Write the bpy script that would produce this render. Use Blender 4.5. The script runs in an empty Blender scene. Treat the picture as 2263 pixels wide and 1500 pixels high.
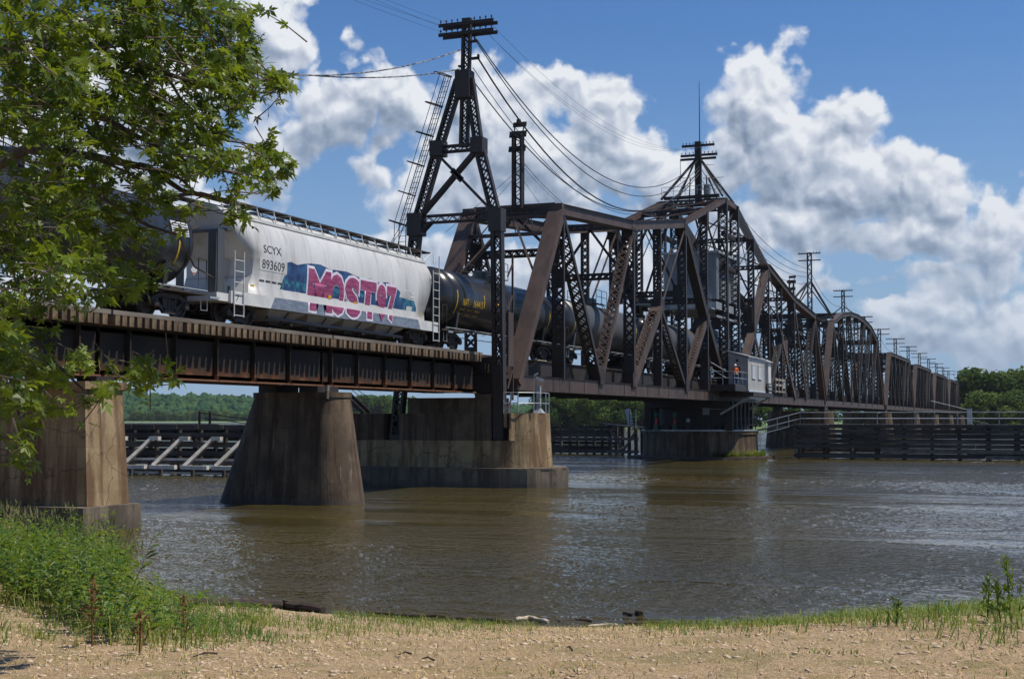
import bpy, bmesh, math, random
import numpy as np
from mathutils import Vector, Matrix
random.seed(7); rng = np.random.default_rng(7)
R = math.radians
scene = bpy.context.scene
COL = scene.collection

# ---------------------------------------------------------------- camera
CAMH = 3.6; FPX = 3000.0; CX, CY = 1131.5, 750.0
PITCH = math.atan(175/3000.0); TH = math.atan(1198.5/3000.0*math.cos(PITCH))
cam_d = bpy.data.cameras.new('camera'); cam = bpy.data.objects.new('camera', cam_d); COL.objects.link(cam)
cam_d.sensor_width = 36; cam_d.lens = FPX/2263*36; cam_d.clip_start = 0.1; cam_d.clip_end = 12000
cam.location = (0, 0, CAMH); cam.rotation_euler = (R(90)+PITCH, 0, TH-R(90))
scene.camera = cam
cF = np.array([math.cos(TH)*math.cos(PITCH), math.sin(TH)*math.cos(PITCH), math.sin(PITCH)])
cR = np.array([math.sin(TH), -math.cos(TH), 0.]); cU = np.cross(cR, cF); cC = np.array([0, 0, CAMH])
def ray(px, py): return cF + cR*(px-CX)/FPX - cU*(py-CY)/FPX
def at(px, py, depth): return cC + ray(px, py)*depth       # a point of the place, taken off the photograph at a known distance

# ---------------------------------------------------------------- light
SUN = Vector((0.17, -0.43, 0.88)).normalized()
sd = bpy.data.lights.new('sun', 'SUN'); so = bpy.data.objects.new('sun', sd); COL.objects.link(so)
sd.energy = 5.0; sd.angle = R(0.5); sd.color = (1.0, 0.93, 0.82)
so.rotation_euler = (-SUN).to_track_quat('-Z', 'Y').to_euler(); so.location = (0, 0, 60)
scene.view_settings.view_transform = 'Standard'; scene.view_settings.look = 'None'
scene.view_settings.exposure = 0.0; scene.view_settings.gamma = 1; scene.view_settings.use_curve_mapping = False
scene.render.resolution_x = 1024; scene.render.resolution_y = 678

class NT:
    """small helper to write node trees as expressions"""
    def __init__(s, tree, dim='3D'): s.dim = dim; s.t = tree; s.n = tree.nodes; s.l = tree.links
    def new(s, kind, **kw):
        nd = s.n.new(kind)
        for k, v in kw.items(): setattr(nd, k, v)
        return nd
    def put(s, sock, v):
        if v is None: return
        if isinstance(v, bpy.types.NodeSocket): s.l.new(v, sock)
        else:
            if hasattr(sock.default_value, '__len__'):
                n = len(sock.default_value)
                v = tuple(v) if hasattr(v, '__len__') else (v,)*n
                sock.default_value = v + (1.0,)*(n-len(v)) if len(v) < n else v[:n]
            else: sock.default_value = v
    def m(s, op, a, b=None, c=None, clamp=False):
        nd = s.new('ShaderNodeMath', operation=op); nd.use_clamp = clamp
        s.put(nd.inputs[0], a); s.put(nd.inputs[1], b); s.put(nd.inputs[2], c); return nd.outputs[0]
    def v(s, op, a, b=None, sc=None):
        nd = s.new('ShaderNodeVectorMath', operation=op); s.put(nd.inputs[0], a); s.put(nd.inputs[1], b)
        if sc is not None: s.put(nd.inputs['Scale'], sc)
        return nd.outputs['Value'] if op in ('LENGTH', 'DOT_PRODUCT') else nd.outputs[0]
    def noise(s, vec, scale, detail=4, rough=.5, col=False, dist=0):
        nd = s.new('ShaderNodeTexNoise'); nd.noise_dimensions = s.dim; s.put(nd.inputs['Vector'], vec); nd.inputs['Scale'].default_value = scale
        nd.inputs['Detail'].default_value = detail; nd.inputs['Roughness'].default_value = rough; nd.inputs['Distortion'].default_value = dist
        return nd.outputs['Color' if col else 'Fac']
    def voro(s, vec, scale, feature='F1', out='Distance'):
        nd = s.new('ShaderNodeTexVoronoi', feature=feature); s.put(nd.inputs['Vector'], vec); nd.inputs['Scale'].default_value = scale
        return nd.outputs[out]
    def rng(s, x, a, b, c=0, d=1, smooth=True):
        nd = s.new('ShaderNodeMapRange'); nd.interpolation_type = 'SMOOTHSTEP' if smooth else 'LINEAR'
        s.put(nd.inputs[0], x)
        for i, q in enumerate((a, b, c, d)): s.put(nd.inputs[i+1], q)
        return nd.outputs[0]
    def mix(s, f, a, b, kind='MIX'):
        nd = s.new('ShaderNodeMix', data_type='RGBA', blend_type=kind)
        s.put(nd.inputs[0], f); s.put(nd.inputs[6], a); s.put(nd.inputs[7], b); return nd.outputs[2]
    def xyz(s, a, b, c):
        nd = s.new('ShaderNodeCombineXYZ'); s.put(nd.inputs[0], a); s.put(nd.inputs[1], b); s.put(nd.inputs[2], c); return nd.outputs[0]
    def sep(s, v):
        nd = s.new('ShaderNodeSeparateXYZ'); s.put(nd.inputs[0], v); return nd.outputs

# ---------------------------------------------------------------- sky with cumulus, laid out by compass direction and height
def azel(px, py):
    d = ray(px, py); d = d/np.linalg.norm(d)
    return math.atan2(d[1], d[0]), math.asin(d[2])
CLOUDS = [  # centre and half-size of each cumulus head
 (1690, 195, 72, 100), (1650, 290, 100, 100), (1745, 330, 150, 120), (1865, 290, 85, 105), (1900, 420, 150, 110), (1760, 470, 190, 95),
 (2000, 370, 85, 95), (2110, 420, 95, 95), (2240, 480, 100, 80), (2190, 540, 130, 60), (1615, 370, 80, 80), (1950, 520, 150, 60),
 (2160, 650, 140, 85), (2060, 710, 130, 55), (2240, 730, 130, 100), (1925, 640, 60, 24), (2080, 600, 90, 45), (1990, 700, 90, 40), (2240, 600, 70, 60),
 (1330, 260, 110, 95), (1270, 200, 60, 60), (1400, 230, 60, 70), (1120, 270, 140, 120), (1050, 180, 66, 70), (1190, 350, 230, 120), (1420, 370, 130, 90), (1060, 430, 230, 90),
  (785, 130, 60, 65), (850, 150, 50, 60), (830, 240, 120, 90), (700, 240, 100, 110), (600, 100, 70, 160), (600, 310, 110, 110),
 (330, 240, 240, 160), (80, 330, 180, 160), (300, 450, 240, 120), (960, 570, 130, 110), (150, 640, 320, 90),
 (1450, 620, 330, 100), (1760, 650, 90, 34)]
w = bpy.data.worlds.new('World'); scene.world = w; w.use_nodes = True
g = bpy.data.node_groups.new('cloud_density', 'ShaderNodeTree')
g.interface.new_socket('P', in_out='INPUT', socket_type='NodeSocketVector')
g.interface.new_socket('D', in_out='OUTPUT', socket_type='NodeSocketFloat'); g.interface.new_socket('H', in_out='OUTPUT', socket_type='NodeSocketFloat'); g.interface.new_socket('S', in_out='OUTPUT', socket_type='NodeSocketFloat'); g.interface.new_socket('U', in_out='OUTPUT', socket_type='NodeSocketFloat')
q = NT(g, '2D'); gi = q.new('NodeGroupInput'); go = q.new('NodeGroupOutput')
P = gi.outputs[0]
wr = q.v('SCALE', q.v('SUBTRACT', q.noise(P, 14, 3, .55, col=True), (.5, .5, .5)), sc=.05)
P2 = q.v('ADD', q.v('ADD', P, wr), q.v('SCALE', q.v('SUBTRACT', q.noise(P, 45, 3, .55, col=True), (.5, .5, .5)), sc=.018))
B = None; num = None; den = None
for (px, py, rx, ry) in CLOUDS:
    az, el = azel(px, py)
    rel = q.v('MULTIPLY', q.v('SUBTRACT', P2, (az, el, 0)), (FPX/(rx*1.12), FPX/(ry*1.02), 0)); dd = q.v('LENGTH', rel)
    b = q.m('SUBTRACT', 1.0, dd)
    B = b if B is None else q.m('SMOOTH_MAX', B, b, .18)
    wgt = q.m('POWER', 2.718, q.m('MULTIPLY', b, 7.0)); up_ = q.m('MULTIPLY', q.v('DOT_PRODUCT', rel, (-.30, .95, 0)), wgt)
    num = up_ if num is None else q.m('ADD', num, up_); den = wgt if den is None else q.m('ADD', den, wgt)
sx = q.sep(P)
away = q.m('MAXIMUM', q.rng(q.m('ABSOLUTE', q.m('SUBTRACT', sx[0], TH)), .40, .62), q.rng(sx[1], .36, .52))
bg = q.m('ADD', q.m('MULTIPLY', q.m('SUBTRACT', q.noise(P, 3.2, 3), .69), 5.0), q.m('MULTIPLY', q.m('SUBTRACT', away, 1.0), 4.0))
B = q.m('MAXIMUM', B, bg)
# billows: three sizes of rounded puff
Pw = q.v('ADD', P, q.v('SCALE', q.v('SUBTRACT', q.noise(P, 22, 2, .5, col=True), (.5, .5, .5)), sc=.028))
Pw = q.v('ADD', Pw, q.v('SCALE', q.v('SUBTRACT', q.noise(P, 70, 3, .6, col=True), (.5, .5, .5)), sc=.010))
def bil(sc):
    nd = q.new('ShaderNodeTexVoronoi', feature='SMOOTH_F1'); nd.voronoi_dimensions = '2D'; q.put(nd.inputs['Vector'], Pw); nd.inputs['Scale'].default_value = sc; nd.inputs['Smoothness'].default_value = .35
    d = nd.outputs['Distance']; return q.m('SUBTRACT', .55, q.m('MULTIPLY', d, 1.0))
b1, b2, b3 = bil(19), bil(42), bil(95)
f1 = q.m('SUBTRACT', q.noise(Pw, 34, 7, .62), .5); f0 = q.m('SUBTRACT', q.noise(P, 11, 3, .5), .5)
H = q.m('ADD', q.m('ADD', q.m('MULTIPLY', b1, 1.0), q.m('MULTIPLY', b2, .5)), q.m('ADD', q.m('MULTIPLY', b3, .22), q.m('MULTIPLY', f1, .14)))
Bc = q.m('MINIMUM', B, .62)
D = q.m('ADD', q.m('ADD', Bc, q.m('MULTIPLY', f0, .5)), q.m('ADD', q.m('MULTIPLY', f1, .55), q.m('MULTIPLY', q.m('SUBTRACT', H, .22), .85)))
q.l.new(q.m('DIVIDE', num, q.m('ADD', den, .05)), go.inputs[3]); q.l.new(D, go.inputs[0]); q.l.new(H, go.inputs[1]); q.l.new(q.m('ADD', q.m('MINIMUM', B, 1.1), q.m('MULTIPLY', f0, .35)), go.inputs[2])
q = NT(w.node_tree)
for nd in list(q.n): q.n.remove(nd)
out = q.new('ShaderNodeOutputWorld'); bgd = q.new('ShaderNodeBackground')
sky = q.new('ShaderNodeTexSky', sky_type='NISHITA'); sky.sun_disc = False
sky.sun_elevation = math.asin(SUN.z); sky.sun_rotation = math.atan2(SUN.x, SUN.y)
sky.air_density = 1.0; sky.dust_density = 0.6; sky.ozone_density = 2.5
tc = q.new('ShaderNodeTexCoord'); dn = q.v('NORMALIZE', tc.outputs['Generated']); s3 = q.sep(dn)
Pd = q.xyz(q.m('ARCTAN2', s3[1], s3[0]), q.m('ARCSINE', s3[2]), 0)
def dens(vec):
    nd = q.new('ShaderNodeGroup'); nd.node_tree = g; q.put(nd.inputs[0], vec); return nd.outputs
G0 = dens(Pd); G1 = dens(q.v('ADD', Pd, (-.0028, .0062, 0))); G2 = dens(q.v('ADD', Pd, (-.012, .030, 0)))
alpha = q.m('MULTIPLY', q.rng(G0[0], -.04, .36), q.rng(s3[2], -.02, .02))
emb = q.m('MULTIPLY', q.m('SUBTRACT', G0[1], G1[1]), .95)                     # sunny side of each puff
shd = q.m('MULTIPLY', q.m('MAXIMUM', q.m('SUBTRACT', G2[2], .12), 0), .62)       # thickness of cloud toward the sun
rim = q.m('MULTIPLY', q.rng(G0[0], .0, .5, 1, 0), .16)
top = q.m('MULTIPLY', G0[3], .36)
lit = q.m('ADD', q.m('ADD', q.m('SUBTRACT', q.m('ADD', .70, emb), q.m('MULTIPLY', shd, .55)), rim), top, clamp=True)
cc = q.new('ShaderNodeValToRGB'); q.put(cc.inputs[0], lit); e = cc.color_ramp.elements
e[0].position = .06; e[0].color = (.15, .21, .31, 1); e[1].position = .90; e[1].color = (.81, .84, .89, 1)
x_ = e.new(.34); x_.color = (.29, .36, .48, 1); x_ = e.new(.60); x_.color = (.50, .56, .67, 1)
skyc = q.v('MULTIPLY', sky.outputs[0], (.050, .077, .108))
# paler, greyer air low down
low = q.rng(s3[2], .0, .30, .85, 0)
skyc = q.mix(low, skyc, (.30, .43, .61, 1))
col_c = q.mix(q.rng(s3[2], .0, .20, .60, 0), cc.outputs[0], (.40, .50, .65, 1))
q.put(bgd.inputs[0], q.mix(alpha, skyc, col_c)); bgd.inputs[1].default_value = 1.0
q.l.new(bgd.outputs[0], out.inputs[0])
w.cycles.sampling_method = 'MANUAL'; w.cycles.sample_map_resolution = 512

# ---------------------------------------------------------------- materials
M = {}
def mat(name, c1, c2=None, rough=.7, metal=0, scale=3, stretch=(1, 1, 1), bump=0, bscale=None, spec=.5, lo=.35, hi=.65, detail=5, rnd=0, fine=0, trans=0):
    m = bpy.data.materials.new(name); m.use_nodes = True; q = NT(m.node_tree); b = q.n['Principled BSDF']; M[name] = m
    b.inputs['Roughness'].default_value = rough; b.inputs['Metallic'].default_value = metal; b.inputs['Specular IOR Level'].default_value = spec
    tc = q.new('ShaderNodeTexCoord'); vec = q.v('MULTIPLY', tc.outputs['Object'], stretch)
    col = None
    if c2 is not None:
        col = q.mix(q.rng(q.noise(vec, scale, detail, .6), lo, hi), c1, c2)
    else: col = q.mix(0, c1, c1)
    if fine: col = q.mix(q.m('MULTIPLY', q.noise(tc.outputs['Object'], scale*9, 3, .6), fine), col, (0.02, .015, .01, 1), 'MIX')
    if rnd:
        oi = q.new('ShaderNodeObjectInfo'); hs = q.new('ShaderNodeHueSaturation')
        q.put(hs.inputs['Value'], q.rng(oi.outputs['Random'], 0, 1, 1-rnd, 1+rnd, False)); q.put(hs.inputs['Color'], col); col = hs.outputs[0]
    q.put(b.inputs['Base Color'], col)
    if bump:
        bn = q.new('ShaderNodeBump'); bn.inputs['Strength'].default_value = 1; bn.inputs['Distance'].default_value = bump
        q.put(bn.inputs['Height'], q.noise(vec, bscale or scale*4, 5, .6)); q.l.new(bn.outputs[0], b.inputs['Normal'])
    if trans:
        tr = q.new('ShaderNodeBsdfTranslucent'); q.put(tr.inputs[0], q.mix(.35, col, (.42, .50, .03, 1))); ms = q.new('ShaderNodeMixShader'); ms.inputs[0].default_value = trans
        q.l.new(b.outputs[0], ms.inputs[1]); q.l.new(tr.outputs[0], ms.inputs[2]); q.l.new(ms.outputs[0], q.n['Material Output'].inputs[0])
    m['_q'] = 1
    return m
mat('steel', (.036, .026, .023), (.022, .016, .014), rough=.55, scale=1.1, stretch=(1, 1, .45), lo=.3, hi=.7, fine=.25, bump=.004, bscale=18)
mat('steel_dark', (.018, .014, .013), (.028, .018, .014), rough=.65, scale=1.3, fine=.3)
mat('steel_brown', (.090, .056, .043), (.052, .032, .025), rough=.6, scale=1.2, stretch=(1, 1, .5), fine=.3, bump=.004, bscale=20)
mat('galvanized', (.42, .45, .46), (.30, .33, .35), rough=.45, metal=.35, scale=4)
mat('wood_tie', (.20, .135, .075), (.085, .05, .03), rough=.9, scale=3, stretch=(1, .4, 1), rnd=.45, fine=.5)
mat('wood_guard', (.22, .19, .16), (.13, .105, .085), rough=.9, scale=2, stretch=(.2, 1, 1), fine=.3)
mat('wood_fender', (.105, .092, .080), (.045, .038, .033), rough=.9, scale=1.2, stretch=(1, .25, 1), fine=.5, bump=.01, rnd=.3)
mat('wood_pale', (.42, .38, .32), (.24, .21, .175), rough=.9, scale=2, fine=.4)
mat('rail_steel', (.20, .11, .07), (.10, .055, .035), rough=.6, scale=6)
mat('white_paint', (.62, .62, .60), (.50, .50, .49), rough=.5, scale=1.5)
mat('cabin_wall', (.40, .39, .36), (.33, .32, .30), rough=.6, scale=1.5, fine=.1)
mat('machine_wall', (.27, .29, .31), (.19, .21, .23), rough=.6, scale=1.2, stretch=(1, 1, .3), fine=.15)
mat('glass_dark', (.012, .014, .018), rough=.08)
mat('blind', (.55, .60, .64), (.48, .53, .58), rough=.4, scale=8)
mat('black_tank', (.012, .013, .015), (.026, .025, .025), rough=.24, scale=.8, stretch=(1, 1, .3), spec=.6, fine=.05)
mat('dusty_tank', (.075, .074, .078), (.045, .045, .048), rough=.38, scale=.8, stretch=(1, 1, .3), fine=.15)
mat('pale_timber', (.70, .66, .60), (.50, .46, .40), rough=.85, scale=2, fine=.25)
mat('grey_tank', (.080, .082, .088), (.052, .053, .058), rough=.42, scale=.8, stretch=(1, 1, .3), fine=.2)
mat('bogie', (.030, .026, .024), (.055, .042, .032), rough=.7, scale=7)
mat('wheel', (.05, .034, .026), (.022, .018, .016), rough=.6, scale=5)
mat('yellow', (.72, .45, .03), (.55, .33, .02), rough=.5, scale=6)
mat('black_text', (.035, .035, .04), rough=.6)
mat('pink', (.40, .08, .20), (.24, .03, .10), rough=.55, scale=2.5, stretch=(.5, 1, 4), lo=.38, hi=.62, fine=.2)
mat('outline_white', (.70, .66, .72), (.58, .54, .63), rough=.55, scale=5)
mat('navy', (.012, .028, .105), (.025, .09, .21), rough=.55, scale=2.6)
mat('teal', (.035, .19, .29), (.012, .06, .13), rough=.55, scale=3.4, lo=.42, hi=.6)
mat('insulator', (.02, .02, .022), rough=.3)
mat('wire', (.03, .028, .028), rough=.5)
mat('wire_pale', (.30, .30, .31), (.05, .05, .06), rough=.5, scale=3.2, stretch=(1, 1, 1), lo=.45, hi=.55)
mat('orange', (.85, .16, .02), (.70, .12, .02), rough=.8, scale=8)
mat('jeans', (.02, .05, .13), rough=.9)
mat('skin', (.55, .28, .20), rough=.6)
mat('hat', (.75, .68, .66), rough=.5)
mat('reflective', (.75, .78, .5), rough=.5)
mat('green_paint', (.01, .10, .055), rough=.5)
mat('red_paint', (.55, .05, .03), rough=.5)
mat('bark', (.085, .062, .045), (.045, .034, .026), rough=.9, scale=14, stretch=(1, 1, .25), bump=.02)
mat('twig', (.11, .085, .06), (.06, .045, .033), rough=.8, scale=10)
mat('leaf', (.020, .055, .003), (.15, .21, .010), rough=.42, scale=2.2, trans=.42, lo=.35, hi=.65, spec=.4)
mat('weed_leaf', (.030, .095, .006), (.17, .25, .02), rough=.5, scale=2.2, lo=.42, hi=.60, trans=.35)
mat('weed_pale', (.14, .21, .07), (.22, .24, .10), rough=.7, scale=5, trans=.3)
mat('grass_blade', (.06, .15, .010), (.27, .27, .05), rough=.6, scale=1.3, lo=.42, hi=.6, trans=.3)
mat('reed', (.34, .26, .12), (.12, .17, .04), rough=.7, scale=4, trans=.2)
mat('dock', (.22, .085, .028), (.12, .045, .018), rough=.8, scale=9)
mat('straw', (.60, .44, .22), (.42, .28, .12), rough=.8, scale=7)
mat('far_leaf', (.032, .075, .018), (.080, .130, .03), rough=.8, scale=.22, trans=.25, lo=.38, hi=.62, spec=.1)
mat('far_leaf_light', (.085, .14, .030), (.14, .20, .045), rough=.8, scale=.25, trans=.25, spec=.1)
mat('hill_leaf', (.016, .050, .018), (.042, .088, .026), rough=.9, scale=.035, lo=.4, hi=.6, detail=8, spec=.05)
mat('far_trunk', (.32, .29, .25), (.2, .18, .15), rough=.9, scale=2)
mat('meadow', (.13, .20, .06), (.09, .15, .045), rough=.95, scale=.02)
mat('log', (.022, .014, .009), (.055, .034, .02), rough=.85, scale=4, stretch=(1, .3, 1), bump=.02)
mat('log_pale', (.55, .47, .36), (.30, .23, .15), rough=.85, scale=6, bump=.01)
mat('debris_white', (.80, .82, .86), (.6, .62, .65), rough=.6, scale=7)
mat('pebble', (.56, .43, .30), (.38, .27, .17), rough=.85, scale=9, lo=.3, hi=.7)

def concrete(name, c1, c2, stain, wet=.55):
    m = mat(name, c1, c2, rough=.85, scale=.7, bump=.012, bscale=5, fine=.25); q = NT(m.node_tree); b = q.n['Principled BSDF']
    col = b.inputs['Base Color'].links[0].from_socket
    tc = q.new('ShaderNodeTexCoord'); geo = q.new('ShaderNodeNewGeometry')
    st = q.noise(q.v('MULTIPLY', tc.outputs['Object'], (1.6, 1.6, .13)), 1.3, 6, .65)
    col = q.mix(q.rng(st, .44, .62, 0, .9), col, stain)
    st2 = q.noise(q.v('MULTIPLY', tc.outputs['Object'], (2.4, 2.4, .10)), 1.9, 4, .6)
    col = q.mix(q.rng(st2, .60, .74, 0, .40), col, (.36, .31, .24, 1))
    z = q.sep(geo.outputs['Position'])[2]
    zz = q.m('ADD', z, q.m('MULTIPLY', q.noise(tc.outputs['Object'], 2.5, 4), .5))
    col = q.mix(q.rng(zz, .35, .75, wet, 0), col, (.06, .048, .035, 1))            # tide mark
    # lift seams every 1.35 m and hairline cracks
    fr = q.m('ABSOLUTE', q.m('SUBTRACT', q.m('FRACT', q.m('DIVIDE', q.m('ADD', z, .2), 1.45)), .5))
    col = q.mix(q.rng(fr, .493, .499, 0, .45), col, (.05, .04, .03, 1))
    cr = q.voro(q.v('ADD', tc.outputs['Object'], q.v('SCALE', q.noise(tc.outputs['Object'], 2, 4, col=True), sc=.7)), .55, 'DISTANCE_TO_EDGE')
    col = q.mix(q.rng(cr, .004, .016, .6, 0), col, (.04, .03, .02, 1))
    q.put(b.inputs['Base Color'], col); return m
concrete('concrete', (.36, .26, .145), (.25, .165, .08), (.11, .055, .022))
concrete('concrete_pale', (.40, .29, .15), (.25, .17, .08), (.13, .07, .03))  # paler copy for the rest pier nose and base; sunlight put into the colour
concrete('concrete_dark', (.155, .107, .062), (.080, .052, .029), (.045, .020, .009))  # stained concrete, darkened further so the deep shade sits in the colour
concrete('concrete_grey', (.20, .16, .11), (.12, .095, .068), (.06, .044, .03))

def girder_mat():
    m = mat('girder', (.020, .017, .015), (.034, .025, .019), rough=.8, spec=.25, scale=.9, fine=.2); q = NT(m.node_tree); b = q.n['Principled BSDF']
    col = b.inputs['Base Color'].links[0].from_socket
    geo = q.new('ShaderNodeNewGeometry'); z = q.sep(geo.outputs['Position'])[2]
    n = q.noise(q.v('MULTIPLY', geo.outputs['Position'], (1, 1, .35)), 1.6, 5, .6)
    zz = q.m('ADD', z, q.m('MULTIPLY', q.m('SUBTRACT', n, .5), 1.1))
    col = q.mix(q.rng(zz, 5.15, 5.6, .6, 0), col, (.12, .045, .014, 1))
    col = q.mix(q.rng(zz, 5.02, 5.22, .7, 0), col, (.22, .10, .05, 1))
    q.put(b.inputs['Base Color'], col)
girder_mat()

def hopper_mat():
    m = mat('hopper_paint', (.60, .60, .59), (.50, .50, .49), rough=.38, scale=.5, stretch=(1, 1, .4), fine=.10); q = NT(m.node_tree); b = q.n['Principled BSDF']
    col = b.inputs['Base Color'].links[0].from_socket; geo = q.new('ShaderNodeNewGeometry'); p = q.sep(geo.outputs['Position'])
    fr = q.m('ABSOLUTE', q.m('SUBTRACT', q.m('FRACT', q.m('DIVIDE', q.m('SUBTRACT', p[0], 44.9), 1.52)), .5))
    col = q.mix(q.m('MULTIPLY', q.rng(fr, .484, .498, 0, .5), q.rng(p[2], 8.5, 8.6)), col, (.16, .16, .17, 1))
    dirt = q.noise(q.v('MULTIPLY', geo.outputs['Position'], (1.4, 1, .16)), 1.2, 6, .65)
    col = q.mix(q.rng(dirt, .50, .72, 0, .55), col, (.25, .20, .15, 1))
    zz = q.m('ADD', p[2], q.m('MULTIPLY', dirt, .7))
    col = q.mix(q.rng(zz, 8.4, 9.5, .35, 0), col, (.26, .23, .20, 1))
    q.put(b.inputs['Base Color'], col)
hopper_mat()

# water
def water_mat():
    m = bpy.data.materials.new('river_water'); m.use_nodes = True; q = NT(m.node_tree); b = q.n['Principled BSDF']; M['river_water'] = m
    b.inputs['IOR'].default_value = 1.42; b.inputs['Roughness'].default_value = .05; b.inputs['Specular IOR Level'].default_value = .5
    geo = q.new('ShaderNodeNewGeometry'); P = geo.outputs['Position']
    big = q.noise(q.v('MULTIPLY', P, (.9, .35, 1)), .06, 4, .5)
    q.put(b.inputs['Base Color'], q.mix(q.rng(big, .35, .65), (.066, .050, .012, 1), (.050, .042, .016, 1)))
    n2 = q.noise(q.v('MULTIPLY', P, (1, .8, 1)), 2.6, 4, .55, dist=.5)
    n3 = q.noise(q.v('MULTIPLY', P, (1, .8, 1)), 9, 3, .6)
    patch = q.rng(q.noise(q.v('MULTIPLY', P, (1, .22, 1)), .16, 4, .6, dist=.8), .40, .60, .12, 1.2)
    h = q.m('MULTIPLY', q.m('ADD', q.m('MULTIPLY', n2, .34), q.m('MULTIPLY', n3, .08)), patch)
    bn = q.new('ShaderNodeBump'); bn.inputs['Strength'].default_value = 1; bn.inputs['Distance'].default_value = .55
    q.put(bn.inputs['Height'], h); q.l.new(bn.outputs[0], b.inputs['Normal'])
water_mat()
def ground_mat():
    m = bpy.data.materials.new('gravel_bank'); m.use_nodes = True; q = NT(m.node_tree); b = q.n['Principled BSDF']; M['gravel_bank'] = m
    b.inputs['Roughness'].default_value = .95; b.inputs['Specular IOR Level'].default_value = .1
    geo = q.new('ShaderNodeNewGeometry'); P = geo.outputs['Position']
    Pq = q.v('ADD', P, q.v('SCALE', q.noise(P, 16, 3, .6, col=True), sc=.05)); stone = q.voro(Pq, 40, 'F1', 'Color'); ed = q.voro(Pq, 40, 'DISTANCE_TO_EDGE')
    col = q.mix(q.sep(stone)[0], (.33, .22, .12, 1), (.56, .41, .255, 1))
    col = q.mix(q.rng(q.noise(P, .9, 5, .6), .42, .66, 0, .5), col, (.40, .28, .14, 1))
    col = q.mix(q.rng(q.noise(P, 2.6, 5, .6), .52, .66, 0, .5), col, (.22, .19, .06, 1))
    col = q.mix(q.rng(ed, .0, .04, .28, 0), col, (.10, .07, .045, 1))
    col = q.mix(q.rng(q.noise(P, 1.1, 6, .7, dist=.6), .52, .62, 0, .5), col, (.20, .19, .07, 1))
    col = q.mix(q.rng(q.noise(P, 60, 3, .7), .55, .68, 0, .6), col, (.12, .08, .045, 1))
    col = q.mix(q.rng(q.noise(P, 75, 2, .7), .60, .70, 0, .7), col, (.72, .62, .48, 1))
    z = q.sep(P)[2]
    col = q.mix(q.rng(q.m('ADD', z, q.m('MULTIPLY', q.noise(P, 1.3, 3), .3)), .12, .32, .8, 0), col, (.075, .055, .032, 1))
    q.put(b.inputs['Base Color'], col)
    bn = q.new('ShaderNodeBump'); bn.inputs['Strength'].default_value = 1; bn.inputs['Distance'].default_value = .05
    q.put(bn.inputs['Height'], q.m('ADD', q.m('MULTIPLY', q.m('MINIMUM', ed, .2), .6), q.m('MULTIPLY', q.noise(P, 14, 6, .7), .9))); q.l.new(bn.outputs[0], b.inputs['Normal'])
ground_mat()

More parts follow.
